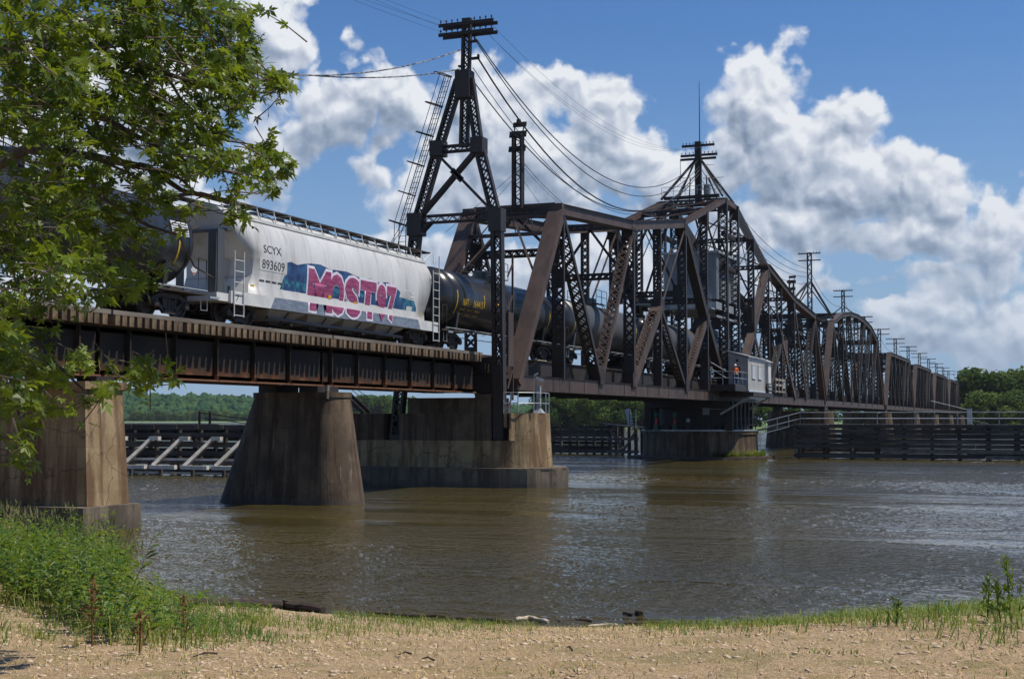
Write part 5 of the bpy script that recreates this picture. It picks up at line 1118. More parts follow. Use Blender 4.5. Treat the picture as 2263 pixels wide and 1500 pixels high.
for k in range(5): patch('stencil_line', 'black_text', hop, [(45.5+.45*k, 8.98), (45.5+.45*k, 9.05), (45.85+.45*k, 9.05), (45.85+.45*k, 8.98)], yside, .006)

ZC, RT = 9.98, 1.56
def ytank(z): return YC-math.sqrt(max(RT**2-(z-ZC)**2, .01))
def tank_car(xa, xb, label, mt, dome=True, band=None):
    c = thing('tank_car', label, 'railway car', ((xa+xb)/2, YC, RAIL), 'tank cars of the train')
    hd = [(0, .01), (.03, .45), (.12, .85), (.28, 1.2), (.48, 1.42), (.72, RT-.03), (.85, RT)]
    L = xb-xa
    def sh(b): b.lathe([(.852, RT)]+[(.852+(L-1.704)*k/8, RT) for k in range(1, 8)]+[(L-.852, RT)], (xa, YC, ZC), (1, 0, 0), 48)
    o = part('tank_shell', mt, c, sh, smooth=True)
    for p in o.data.polygons: p.use_smooth = len(p.vertices) == 4
    for X0, ax in ((xa, 1), (xb, -1)):
        h = part('tank_head', 'black_tank', c, lambda b: b.lathe(hd, (X0, YC, ZC), (ax, 0, 0), 48), smooth=True)
    part('seams', 'black_tank', c, lambda b: [b.lathe([(0, RT+.004), (.03, RT+.008), (.06, RT+.004)], (x, YC, ZC), (1, 0, 0), 48) for x in (xa+.85, xa+L*.25, xa+L*.5, xa+L*.75, xb-.9)])
    xm = (xa+xb)/2
    part('dome', 'black_tank', c, lambda b: b.lathe([(0, .62), (.5, .62), (.56, .5)], (xm, YC, ZC+RT-.08), (0, 0, 1), 20))
    part('valve_housing', 'black_tank', c, lambda b: (b.lathe([(0, .2), (.3, .2)], (xm+1.5, YC, ZC+RT-.06), (0, 0, 1), 12)))
    def pf(b):
        z = ZC+RT+.02
        for y in (YC-1.05, YC+.75): b.box((xm-1.2, y, z), (xm+1.2, y+.3, z+.04))
        for x in (xm-1.2, xm, xm+1.2): b.tube([(x, YC-1.05, z), (x, YC-1.05, z+.95)], .022, 5); b.tube([(x, YC+1.05, z), (x, YC+1.05, z+.95)], .022, 5)
        for zz in (.5, .95): b.tube([(xm-1.2, YC-1.05, z+zz), (xm+1.2, YC-1.05, z+zz)], .022, 5); b.tube([(xm-1.2, YC+1.05, z+zz), (xm+1.2, YC+1.05, z+zz)], .022, 5)
        for x in (xm-.2, xm+.2): b.tube([(x, YC-1.62, 8.0), (x, YC-1.62, 10.4), (x, YC-1.05, z+.1)], .022, 5)
        for k in range(8): b.tube([(xm-.2, YC-1.62, 8.1+k*.3), (xm+.2, YC-1.62, 8.1+k*.3)], .015, 4)
    part('top_platform', 'bogie', c, pf)
    [part('stub_sill', 'bogie', c, lambda b: (b.box((x0_, YC-.35, 8.0), (x1_, YC+.35, 8.5)), b.box((x0_, YC-1.45, 8.12), (x1_, YC+1.45, 8.18)))) for x0_, x1_ in ((xa-.35, xa+2.8), (xb-2.8, xb+.35))]
    [part('saddle', mt, c, lambda b: b.add([(x-.12, YC-1.2, 8.1), (x+.12, YC-1.2, 8.1), (x+.12, YC-1.35, 9.2), (x-.12, YC-1.35, 9.2), (x-.12, YC+1.2, 8.1), (x+.12, YC+1.2, 8.1), (x+.12, YC+1.35, 9.2), (x-.12, YC+1.35, 9.2)], MB.BF if 0 else [(0, 1, 2, 3), (4, 7, 6, 5), (0, 3, 7, 4), (1, 5, 6, 2), (0, 4, 5, 1), (3, 2, 6, 7)])) for x in (xa+1.9, xb-1.9)]
    part('side_handrail', 'galvanized', c, lambda b: [b.tube([(xa-.2, y, 8.26), (xb+.2, y, 8.26)], .024, 5) for y in (YC-1.58, YC+1.58)]+[b.tube([(x, YC-1.58, 8.26), (x, YC-1.0, 8.16)], .02, 4) for x in np.arange(xa+.4, xb, 1.8)])
    part('end_rail', 'bogie', c, lambda b: [b.tube([(x, YC-1.45, 8.2), (x, YC-1.45, 9.4), (x+s_*.5, YC-1.45, 9.45), (x+s_*.5, YC-1.45, 8.2)], .03, 5) for x, s_ in ((xa-.3, 1), (xb+.3, -1))])
    part('step', 'galvanized', c, lambda b: [(b.tube([(x, YC-1.5, 8.15), (x, YC-1.5, 7.55), (x+.4, YC-1.5, 7.55), (x+.4, YC-1.5, 8.15)], .02, 4), b.box((x+.5, YC-1.55, 8.02), (x+1.1, YC-1.52, 8.1))) for x in (xa-.3, xb-.1)])
    bogie(c, xa+1.7); bogie(c, xb-1.4); coupler(c, xa-.3, -1); coupler(c, xb+.3, 1)
    for x in (xa+1.35, xb-1.5):
        part('yellow_stripe', 'yellow', c, lambda b: b.add([p for k in range(9) for p in ((x-.045, YC-(RT+.007)*math.cos(q_), ZC+(RT+.007)*math.sin(q_)) for q_ in (R(-36+k*6),)) for p in (p, (p[0]+.09, p[1], p[2]))], [(2*k, 2*k+1, 2*k+3, 2*k+2) for k in range(8)]))
    return c
tA = tank_car(24.6, 41.7, 'black tank car half hidden by the maple, left of the graffitied hopper', 'black_tank')
patch('data_panel', 'white_paint', tA, [(39.75, 10.1), (39.75, 10.6), (40.75, 10.6), (40.75, 10.1)], ytank, .01)
for k in range(5): patch('stencil_line', 'black_text', tA, [(39.8, 10.15+k*.09), (39.8, 10.18+k*.09), (40.7, 10.18+k*.09), (40.7, 10.15+k*.09)], ytank, .02)
pl_ = part('placard', 'white_paint', tA, lambda b: b.add([(41.0, YC-1.61, 8.75), (41.2, YC-1.61, 8.95), (41.0, YC-1.61, 9.15), (40.8, YC-1.61, 8.95)], [(0, 1, 2, 3)]))
part('placard_mark', 'red_paint', pl_, lambda b: b.add([(40.9, YC-1.614, 8.86), (41.1, YC-1.614, 8.86), (41.0, YC-1.614, 8.78)], [(0, 1, 2)]))
tB = tank_car(63.1, 79.9, 'glossy black tank car with yellow lettering passing under the cable tower', 'black_tank')
text_mesh('NATX', 65.2, 66.25, 9.55, 9.92, ytank, 'yellow', tB, 'car_initials', 0, lift=.01)
text_mesh('364415', 66.5, 67.85, 9.55, 9.92, ytank, 'yellow', tB, 'car_number', 0, lift=.01)
patch('yellow_mark', 'yellow', tB, [(67.98, 9.6), (67.98, 10.3), (68.06, 10.3), (68.06, 9.6)], ytank, .01)
for k, x in enumerate((65.0, 65.95, 66.95)):
    for z in (9.05, 9.3): text_mesh(['LD LMT', '188600', '85500'][k], x, x+.6, z, z+.1, ytank, 'yellow', tB, 'stencil', 0, lift=.01)
patch('yellow_mark', 'yellow', tB, [(69.8, 9.9), (69.8, 10.0), (70.1, 10.0), (70.1, 9.9)], ytank, .01)
tank_car(81.9, 98.6, 'grey tank car with black ends behind the first truss panels', 'grey_tank')
tank_car(100.6, 117.2, 'grey tank car farther along, behind the middle of the near arm', 'grey_tank')
tank_car(119.2, 136.0, 'dark tank car mostly hidden behind the cabin and the tower posts', 'black_tank')

# ---------------------------------------------------------------- far banks, hills and distant trees
def pj(P):
    d = P-cC; w_ = d@cF; return CX+FPX*(d@cR)/w_, CY-FPX*(d@cU)/w_, w_
def gpt(px, depth, z=0.):
    r = ray(px, 925); p = cC+r*depth; return np.array((p[0], p[1], z))
# low bank: near on the right, far away on the left
bank = [(-900, 1500), (100, 1500), (700, 1300), (1000, 900), (1180, 620), (1400, 470), (1650, 430), (1900, 440), (2263, 455), (3000, 480), (4200, 420)]
inn = [gpt(px, d, -.5) for px, d in bank]; in2 = [gpt(px, d+14, .8) for px, d in bank]; outp = [gpt(px, 2650, 1.2) for px, d in bank]
n = len(bank)
tag(fast('far_bank', np.array(inn+in2+outp), np.array([(i, i+1, n+i+1, n+i) for i in range(n-1)]+[(n+i, n+i+1, 2*n+i+1, 2*n+i) for i in range(n-1)]), 'meadow'), kind='structure')
# wooded bluff on the left
pxs = np.linspace(-700, 1500, 90); dps = np.linspace(1620, 2600, 26)
hill_h = lambda px: np.interp(px, [-700, 0, 200, 300, 420, 500, 620, 800, 1000, 1500], [78, 70, 66, 64, 57, 54, 52, 50, 40, 15])/3000*1900*(1+.05*np.sin(px*.031)+.03*np.sin(px*.083+1))
V = []
for px in pxs:
    for k, dp in enumerate(dps):
        p = gpt(px, dp); h = hill_h(px)*min(1, max(0, (dp-1650)/330))**.8; V.append((p[0], p[1], 1+h*.86))
tag(fast('hills', np.array(V), grid_faces(len(pxs), len(dps)), 'hill_leaf', smooth=True), kind='structure')
# crowns covering the bluff: one wood that reads as a mass
ico = bmesh.new(); bmesh.ops.create_icosphere(ico, subdivisions=2, radius=1); IV = np.array([v.co[:] for v in ico.verts]); IF = np.array([[v.index for v in f_.verts] for f_ in ico.faces]); ico.free()
VV = []; FF = []; cnt = 0
for k in range(4200):
    px = rng.uniform(-300, 1250); dp = 1560+rng.beta(1.1, 2.2)*520
    if dp < 1640: s_ = rng.uniform(2, 4)
    else: s_ = rng.uniform(3.2, 6.5)
    h = hill_h(px)*min(1, max(0, (dp-1650)/330))**.8*.86
    p = gpt(px, dp, 1+h); q_ = IV*(1+.30*rng.standard_normal((len(IV), 1)))*np.array((s_, s_, s_*1.05))+p+np.array((0, 0, s_*.5))
    VV.append(q_); FF.append(IF+cnt); cnt += len(IV)
tag(fast('wooded_bluff', np.concatenate(VV), np.concatenate(FF), 'hill_leaf'), 'dark green wooded bluff beyond the river on the left', 'wood', kind='stuff')

def crown_mesh(name, H, W, n, q_size, seed, trunk=True, narrow=1.0):
    r2 = np.random.default_rng(seed); nb = 16; cs = []
    for k in range(nb):
        a = r2.uniform(0, 6.28); zz = r2.uniform(.22, .93); rad = W*.5*math.sqrt(max(.05, 1-((zz-.5)/.56)**2))*r2.uniform(.3, .85)
        cs.append((rad*math.cos(a), rad*math.sin(a), zz*H, r2.uniform(.17, .30)*W))
    cs.append((0, 0, .82*H, .22*W)); cs = np.array(cs); w_ = cs[:, 3]**2; idx = r2.choice(len(cs), n, p=w_/w_.sum())
    d = r2.standard_normal((n, 3)); d /= np.linalg.norm(d, axis=1)[:, None]; rad = r2.uniform(.55, 1.08, n)[:, None]
    P_ = cs[idx, :3]+d*rad*cs[idx, 3:4]*np.array((1, 1, .85)); 
    nn = d+.6*r2.standard_normal((n, 3)); nn /= np.linalg.norm(nn, axis=1)[:, None]
    u = np.cross(nn, r2.standard_normal((n, 3))); u /= np.linalg.norm(u, axis=1)[:, None]; v = np.cross(nn, u); s_ = (q_size*r2.uniform(.6, 1.3, n))[:, None]
    V = np.stack([P_-u*s_, P_-v*s_*.7, P_+u*s_, P_+v*s_*.7], 1).reshape(-1, 3); F = np.arange(n*4).reshape(-1, 4)
    return V, F, cs
def far_tree(protos, name, label, p, H, kind, group, rot):
    c = copy_tree(protos[kind]); c.location = p; c.scale = (H*1.25, H*1.25, H); c.rotation_euler.z = rot; c.name = name; tag(c, label, 'tree', group); return c
PT = []
for k in range(5):
    t = thing('riverside_tree', 'x', 'tree', (0, 0, 0)); V, F, cs = crown_mesh('c', 1.0, (.72, .62, .80, .55, .7)[k], (4200, 3800, 4600, 2600, 4200)[k], .026, 50+k)
    fast('crown', V, F, 'far_leaf' if k not in (2, 3) else 'far_leaf_light', t)
    def f(b):
        b.tube([(0, 0, -.05), (.01, 0, .25), (-.01, .01, .55), (0, 0, .8)], [.022, .017, .011, .005], 7)
        for c_ in cs[:8]: b.tube([(0, 0, c_[2]*.62), tuple(c_[:3]*np.array((.5, .5, .85))), tuple(c_[:3])], [.009, .006, .003], 5)
    part('trunk', 'far_trunk' if k == 3 else 'bark', t, f); PT.append(t)
# trees: photo column, distance, height, prototype, what tells it apart
rr_ = random.Random(11)
def place_trees(lst, group):
    for i, (px, dp, H, kd, lb) in enumerate(lst):
        far_tree(PT, 'riverside_tree', lb, tuple(gpt(px, dp, .3-.20*H)), H*1.2, kd, group, rr_.uniform(0, 6.28))
place_trees([(2128, 470, 16.0, 0, 'big dark tree at the far end of the flat truss spans'), (2160, 455, 19.5, 4, 'tall tree with raised top just right of the last utility pole'), (2186, 462, 20.5, 1, 'tallest-crowned tree in the middle of the right bank row'), (2215, 450, 18.5, 0, 'broad tree left of the dip at the right edge of the row'),
  (2245, 456, 19.5, 2, 'pale green tree near the right picture edge'), (2280, 460, 22.5, 1, 'tall tree cut by the right picture edge'), (2172, 436, 11.5, 2, 'bright bushy tree in front of the right bank row, above the white post'), (2212, 430, 10.0, 2, 'low bright tree in front, under the dip of the row'), (2246, 432, 12.0, 0, 'low dark tree in front near the right edge'), (2140, 440, 8.5, 4, 'low tree at the foot of the last truss span'), (2105, 455, 10, 0, 'tree hiding the very end of the bridge'), (2310, 445, 20, 0, 'dark tree just past the right picture edge')], 'trees on the right bank')
und = []
for i in range(21):
    px = 1205+i*12.5+rr_.uniform(-4, 4); H = 13.2-.15*i+rr_.uniform(-1.2, 1.0); kd = 3 if i in (7, 8, 13) else rr_.choice((0, 1, 2, 4))
    und.append((px, rr_.uniform(455, 500)+(40 if px < 1300 else 0), H, kd, 'tree in the row glimpsed under the near arm of the swing span'))
place_trees(und, 'trees under the near arm of the swing span')
u2 = []
for i in range(16):
    px = 1480+i*40+rr_.uniform(-8, 8)
    u2.append((px, rr_.uniform(455, 480), rr_.uniform(7.5, 9.0), rr_.choice((0, 1, 2)), 'low tree showing between the far piers below the bridge deck'))
place_trees(u2, 'trees between the far piers')
u3 = [(790+i*16, rr_.uniform(900, 960), rr_.uniform(16, 19), rr_.choice((0, 1, 4)), 'distant tree seen through the stair between tapering pier and rest pier') for i in range(6)]
place_trees(u3, 'distant trees behind the stair')
b3 = []
for i in range(30): b3.append((295+i*10+rr_.uniform(-4, 4), 1490+rr_.uniform(0, 30), rr_.uniform(7, 13), rr_.choice((0, 1, 2, 4)), 'distant bush at the foot of the wooded bluff'))
place_trees(b3, 'bushes along the foot of the bluff')
for t in PT:
    for ch in list(t.children): bpy.data.objects.remove(ch)
    bpy.data.objects.remove(t)

# ---------------------------------------------------------------- maple hanging in from the left
tr = thing('maple_tree', 'leafy maple with lobed leaves hanging in from the left in the foreground', 'tree', tuple(gpt(-420, 13.5, 1.0)))
BL = [(60, 60, 150, 110, 80), (230, 40, 150, 80, 68), (400, 40, 120, 75, 52), (500, 110, 78, 85, 42), (545, 50, 30, 50, 8), (555, 130, 32, 45, 10), (585, 185, 40, 35, 10), (630, 200, 30, 20, 8), (500, 205, 70, 60, 26), (375, 150, 110, 80, 42), (240, 170, 130, 90, 62), (90, 200, 130, 110, 78),
 (50, 360, 110, 130, 86), (175, 340, 110, 100, 62), (300, 290, 90, 55, 30), (440, 290, 90, 60, 34), (530, 250, 38, 45, 10), (585, 345, 32, 28, 9), (632, 370, 20, 22, 6), (520, 365, 70, 42, 20), (595, 410, 30, 18, 7), (440, 345, 70, 40, 18), (540, 440, 22, 32, 5), (538, 476, 8, 12, 3),
 (270, 420, 80, 60, 26), (350, 400, 40, 20, 8), (360, 450, 34, 28, 8), (120, 500, 120, 90, 60), (235, 515, 80, 60, 26), (330, 545, 30, 25, 6), (345, 590, 14, 12, 3), (50, 600, 90, 60, 36), (170, 600, 90, 50, 30), (280, 620, 60, 34, 20), (452, 452, 14, 12, 2), (405, 470, 16, 18, 3),
 (30, 700, 60, 50, 22), (150, 655, 60, 22, 9), (25, 800, 50, 90, 32), (90, 750, 50, 50, 14), (45, 900, 55, 80, 30), (60, 1010, 26, 45, 8), (75, 1040, 14, 16, 2), (130, 790, 40, 30, 7), (130, 905, 45, 16, 5), (110, 840, 50, 40, 12), (205, 800, 25, 22, 5), (245, 840, 28, 22, 6), (190, 880, 32, 14, 4), (285, 850, 22, 16, 3), (315, 822, 28, 14, 4), (352, 828, 26, 16, 5), (375, 855, 14, 12, 2)]
# leaf template: palmate, five lobes
lobes = [(0, 1.0, .30), (52, .82, .26), (-52, .82, .26), (108, .50, .22), (-108, .50, .22)]; LV = []
for a, L, wd_ in lobes:
    a = R(a); d = np.array((math.sin(a), math.cos(a))); n_ = np.array((d[1], -d[0]))
    LV += [np.array((0, 0)), d*L*.45-n_*wd_*.62, d*L, d*L*.45+n_*wd_*.62]
LV = np.array([(x, y+.1, -.22*(x*x+(y)**2)) for x, y in LV])
TV = []; TF = []; cn = 0; twb = MB(); nl = 0
for (bx, by, rx, ry, nc) in BL:
    dp0 = 11.2+rng.uniform(-.8, .8)
    for c_ in range(int(nc*(.86 if by < 230 else .78 if bx > 230 else .60))):
        rr = math.sqrt(rng.uniform(0, 1)); an = rng.uniform(0, 6.283); px, py = bx+rx*rr*math.cos(an), by+ry*rr*math.sin(an); dp = dp0+rng.uniform(-1.3, 1.3)*(1.6 if px < 250 else .8)
        c = at(px, py, dp); tw_d = nz(np.array((.25, -.85, -.25))+.5*rng.standard_normal(3))       # twigs sweep right and down
        Lt = rng.uniform(.22, .5); a0 = c-tw_d*Lt
        twb.tube([a0, (a0+c)/2+rng.standard_normal(3)*.015, c], [.006, .0045, .003], 4, cap=False)
        for k in range(10):
            t_ = 1.02-abs(rng.normal(0, .30)); base = a0+tw_d*Lt*t_+rng.standard_normal(3)*.035
            s_ = rng.uniform(.050, .118); nrm = nz(np.array((-.10, -.30, .75))+.55*rng.standard_normal(3)); tip = nz(tw_d*.45+np.array((0, 0, -.45))+.75*rng.standard_normal(3)); tip = nz(tip-nrm*np.dot(tip, nrm)); sd_ = np.cross(tip, nrm)
            TV.append(base+s_*(LV[:, 0:1]*sd_+LV[:, 1:2]*tip+LV[:, 2:3]*nrm)); nl += 1
TV = np.concatenate(TV); TF = np.arange(len(TV)).reshape(-1, 4)
fast('leaves', TV, TF, 'leaf', tr)
twb.build('twigs', 'twig', tr)
def limb(b, pts, r0, r1, wig=6):
    Q = []; rs = []
    for i, (px, py, dp) in enumerate(pts): Q.append(at(px, py, dp)); rs.append(r0+(r1-r0)*i/(len(pts)-1))
    b.tube(Q, rs, 7)
TB = np.array(tr.location)
def f(b):
    b.tube([TB+(0, 0, -.4), TB+(.1, 0, 1.2), TB+(.2, -.2, 3.2), TB+(.3, -.5, 5.2), TB+(.3, -.8, 7.4), TB+(.2, -1.0, 9.2)], [.32, .25, .22, .18, .12, .06], 12)
part('trunk', 'bark', tr, f)
BR = [([(-330, 500, 12.8), (-100, 420, 12.3), (60, 330, 11.8), (200, 345, 11.5), (330, 372, 11.3), (400, 420, 11.2), (470, 440, 11.2), (530, 452, 11.2)], .06, .004), ([(-330, 300, 12.6), (-60, 120, 12), (150, 80, 11.5), (330, 150, 11.2), (480, 200, 11.1), (600, 205, 11.1)], .05, .004),
 ([(-330, 420, 12.6), (0, 230, 11.8), (180, 235, 11.4), (300, 300, 11.2), (420, 360, 11.1), (580, 400, 11.1)], .045, .004), ([(-300, 100, 12.5), (0, -20, 12), (250, -10, 11.6), (420, 40, 11.3), (540, 110, 11.2)], .045, .004),
 ([(-330, 560, 12.6), (-100, 560, 12.2), (20, 680, 11.4), (110, 790, 11.2), (185, 862, 11.1)], .035, .008), ([(90, 770, 11.2), (130, 860, 11.1), (200, 870, 11.1), (280, 862, 11.1), (380, 848, 11.1)], .012, .004), ([(-200, 640, 12), (-20, 700, 11.6), (30, 860, 11.4), (60, 1000, 11.3)], .03, .006),
 ([(160, 350, 11.4), (230, 440, 11.3), (330, 500, 11.3), (395, 520, 11.2), (430, 590, 11.2), (470, 612, 11.2)], .022, .004), ([(330, 372, 11.3), (400, 395, 11.2), (430, 425, 11.2), (500, 440, 11.1), (530, 465, 11.1)], .018, .004), ([(150, 80, 11.5), (260, 180, 11.3), (330, 260, 11.2), (430, 300, 11.1), (560, 320, 11.1)], .03, .006),
 ([(200, 345, 11.5), (300, 390, 11.3), (380, 470, 11.2), (520, 463, 11.2)], .015, .004), ([(100, 100, 11.5), (180, 200, 11.4), (240, 330, 11.3), (320, 420, 11.2)], .03, .006), ([(250, 40, 11.5), (340, 120, 11.3), (400, 220, 11.2), (480, 290, 11.1)], .025, .005), ([(480, 20, 11.2), (530, 40, 11.2), (565, 70, 11.1)], .008, .003)]
for pts, r0, r1 in BR: part('branch', 'twig' if r0 < .03 else 'bark', tr, lambda b: limb(b, pts, r0, r1))

# ---------------------------------------------------------------- plants of the near bank
def ground_sample(n, xr=(4, 36), yr=(-3, 26)):
    x = rng.uniform(*xr, n); y = rng.uniform(*yr, n); z = ground_z(x, y); P_ = np.stack([x, y, z], 1); px, py, w_ = pj(P_)
    ok = (px > -250) & (px < 2500) & (py < 1620) & (shore_x(y)-x > .05) & (w_ > 5)
    return P_[ok], px[ok], py[ok], w_[ok]
def blades(P_, hgt, wid, lean=.35, seg=2, droop=.35):
    n = len(P_); a = rng.uniform(0, 6.283, n); d = np.stack([np.cos(a), np.sin(a), np.zeros(n)], 1); s = np.stack([-d[:, 1], d[:, 0], np.zeros(n)], 1); up = np.array((0, 0, 1.)); ln = rng.uniform(.05, lean, n)[:, None]; h = hgt[:, None]; w_ = wid[:, None]
    mid = P_+(up*.6+d*ln*.4)*h; tip = P_+(up*(1-droop*ln)+d*ln*1.3)*h
    V = np.stack([P_-s*w_, P_+s*w_, mid+s*w_*.7, mid-s*w_*.7, mid-s*w_*.7, mid+s*w_*.7, tip+s*w_*.1, tip-s*w_*.1], 1).reshape(-1, 3)
    return V, np.arange(len(V)).reshape(-1, 4)
GL_ = lambda px: np.interp(px, [-250, 0, 120, 220, 330, 450, 560, 640], [1315, 1335, 1368, 1420, 1440, 1432, 1405, 1360])
P_, px, py, w_ = ground_sample(300000)
nzv = .5+.5*hsh(P_[:, 0]*1.3, P_[:, 1]*1.3, 1.0); nz2 = .5+.5*hsh(P_[:, 0]*2.2+5, P_[:, 1]*2.2, 2.0)
band = np.interp(px, [560, 900, 1200, 1500, 1750, 1950, 2050, 2263, 2500], [1425, 1400, 1388, 1395, 1398, 1392, 1408, 1430, 1450])
strip = 1/(1+np.exp((py-band)/6.))*(.35+.65*(nzv > .35))*np.where((px > 1190) & (px < 1420), .28, 1)*np.clip((nz2-.42)*3.2, .03, 1.2)*np.where((px > 360) & (px < 740) & (py < 1368), .05, 1)
left = 1/(1+np.exp((py-(GL_(px)+8))/9.))*(px < 640)*(.3+nz2)*np.where((px > 360) & (px < 740) & (py < 1368), .05, 1)
sparse = (nzv > .74)*.22+.012
right = 1/(1+np.exp((py-np.interp(px, [1900, 2050, 2263], [1380, 1450, 1475]))/10))*(px > 1950)*.30*(nzv > .4)
pr = np.maximum.reduce([strip, left*.32, sparse*(py > 1360), right])
keep = rng.uniform(0, 1, len(P_)) < pr; Pg = P_[keep]; hg = (.03+.075*rng.uniform(0, 1, keep.sum())**1.5)*np.where(strip[keep] > .3, 1.45, 1)*np.where(left[keep] > .4, 1.7, 1)*np.where(px[keep] > 1850, 1.25, 1)*(.45+1.1*nz2[keep])*np.where(strip[keep]+left[keep] < .1, .55, 1)
V, F = blades(Pg, hg, .0035+.003*rng.uniform(0, 1, len(Pg)), 1.5)
tag(fast('grass', V, F, 'grass_blade'), 'short green grass along the water edge and in tufts on the gravel', 'grass', kind='stuff')
sel = rng.uniform(0, 1, len(P_)) < .15; Ps = P_[sel & (py > 1385)]
V, F = blades(Ps+rng.standard_normal(Ps.shape)*(.01, .01, .003), np.full(len(Ps), .05)*rng.uniform(.5, 1.6, len(Ps)), np.full(len(Ps), .003), 3.2, droop=.3)
tag(fast('dry_straw', V, F, 'straw'), 'dry straw bits scattered over the gravel', 'dry grass', kind='stuff')
# pebbles
Pp, px2, py2, w2 = ground_sample(90000, (4, 26), (-2, 20)); dd_ = rng.uniform(0, 1, len(Pp)) < .42*np.where(px2 < 700, 1.2, .7)*(left_ := 1.0); Pp = Pp[dd_][:26000]
oc = bmesh.new(); bmesh.ops.create_icosphere(oc, subdivisions=1, radius=1); OV = np.array([v.co[:] for v in oc.verts]); OF = np.array([[v.index for v in f_.verts] for f_ in oc.faces]); oc.free()
n = len(Pp); sz = .007+.022*rng.uniform(0, 1, n)**3.0; sc = sz[:, None, None]*np.stack([rng.uniform(.7, 1.5, n), rng.uniform(.7, 1.5, n), rng.uniform(.35, .7, n)], 1)[:, None, :]
ang = rng.uniform(0, 6.28, n); cs_, sn_ = np.cos(ang)[:, None], np.sin(ang)[:, None]
V = OV[None]*(1+.18*rng.standard_normal((n, len(OV), 1)))*sc; V = np.stack([V[:, :, 0]*cs_-V[:, :, 1]*sn_, V[:, :, 0]*sn_+V[:, :, 1]*cs_, V[:, :, 2]], 2)+Pp[:, None, :]
tag(fast('pebbles', V.reshape(-1, 3), (OF[None]+np.arange(n)[:, None, None]*len(OV)).reshape(-1, 3), 'pebble'), 'pale stones of the gravel slope', 'gravel', kind='stuff')
# leafy weeds on the left
def plant_leaves(root, H, nl_, Ls, seedlean, w_=.26, up=.6):
    V = []; lean = np.array((seedlean[0], seedlean[1], 1.0)); 
    for k in range(nl_):
        t_ = .12+.88*(k+rng.uniform(0, 1))/nl_; a = rng.uniform(0, 6.283); b0 = root+lean*H*t_; L = Ls*rng.uniform(.6, 1.2)*(1.15-.6*t_); d = nz(np.array((math.cos(a), math.sin(a), up*rng.uniform(.3, 1.3)))); s = nz(np.cross(d, (0, 0, 1)))*L*w_*.5
        m_ = b0+d*L*.5; e_ = b0+d*L+np.array((0, 0, -.25*L)); V += [b0, m_-s, e_, m_+s]
    return V
WV = []; WP = []; stems = MB(); stems2 = MB(); RV = []
Pw, pw, yw, ww = ground_sample(15000, (10, 34), (8, 30))
msk = (yw < GL_(pw)-2) & (pw < 600) & (pw > -200); Pw, pw, yw, ww = Pw[msk], pw[msk], yw[msk], ww[msk]; idx = rng.permutation(len(Pw))[:2600]
for i in idx:
    p, x_, y_ = Pw[i], pw[i], yw[i]
    top = np.interp(x_, [-200, 0, 100, 200, 255, 300, 380, 480, 600], [1150, 1155, 1180, 1170, 1200, 1280, 1310, 1360, 1378])   # skyline of the weeds
    room = max(.10, (y_-top)/FPX*ww[i]); H = min(1.25, room)*rng.uniform(.30, 1.12)*(.6+.8*(.5+.5*hsh(p[0]*2, p[1]*2)))
    if H < .08: continue
    ln = rng.uniform(-.35, .35, 2); pale = rng.uniform() < .22
    (WP if pale else WV).extend(plant_leaves(p, H, int(9+H*20), .25 if H > .4 else .13, ln, w_=.16 if pale else .24))
    (stems2 if pale else stems).tube([p, p+np.array((ln[0], ln[1], 1))*H], [.005, .002], 3, cap=False)
tag(fast('weeds', np.array(WV), np.arange(len(WV)).reshape(-1, 4), 'weed_leaf'), 'dense green leafy weeds covering the left bank', 'weeds', kind='stuff')
tag(fast('pale_weeds', np.array(WP), np.arange(len(WP)).reshape(-1, 4), 'weed_pale'), 'paler grey-green weeds mixed into the left bank growth', 'weeds', kind='stuff')
o = stems.build('weed_stems', 'weed_leaf'); tag(o, 'upright stems inside the weeds of the left bank', 'weeds', kind='stuff')
sel2 = (px < 600) & (py < GL_(px)+4) & (rng.uniform(0, 1, len(P_)) < .085); Pt = P_[sel2]
V, F = blades(Pt, rng.uniform(.10, .52, len(Pt))*np.interp(px[sel2], [0, 250, 450, 600], [1.15, 1.0, .55, .35]), np.full(len(Pt), .0065), 1.1)
tag(fast('tall_grass', V, F, 'grass_blade'), 'long loose grass rising between the weeds of the left bank', 'grass', kind='stuff')
# tall dry reed grass at the left edge before the square pier
RP = []; 
Pr, pr_, yr_, wr_ = ground_sample(9000, (18, 36), (14, 34)); m2 = (pr_ < 330) & (pr_ > -150) & (yr_ < 1330); Pr = Pr[m2][:260]; prr = pr_[m2][:260]; yrr = yr_[m2][:260]; wrr = wr_[m2][:260]
hh = np.clip((yrr-np.interp(prr, [-150, 0, 60, 160, 330], [1085, 1100, 1118, 1112, 1190]))/FPX*wrr, .3, 2.0)*rng.uniform(.45, 1, len(Pr))**.8
V, F = blades(Pr, hh, np.full(len(Pr), .005), .5); hd_ = []
for p, h in zip(Pr, hh):
    for k in range(2):
        c = p+np.array((rng.uniform(-.10, .10)*h, rng.uniform(-.12, .12)*h, h*rng.uniform(.70, 1.0))); ly = rng.uniform(-.05, .05); hd_ += [c, c+(.010, ly-.016, .09), c+(.0, 2*ly, .20), c+(-.010, ly+.014, .09)]
V = np.concatenate([V, np.array(hd_)]); F = np.arange(len(V)).reshape(-1, 4)
tag(fast('reeds', V, F, 'reed'), 'tall straw-coloured grass heads before the square pier', 'reeds', kind='stuff')

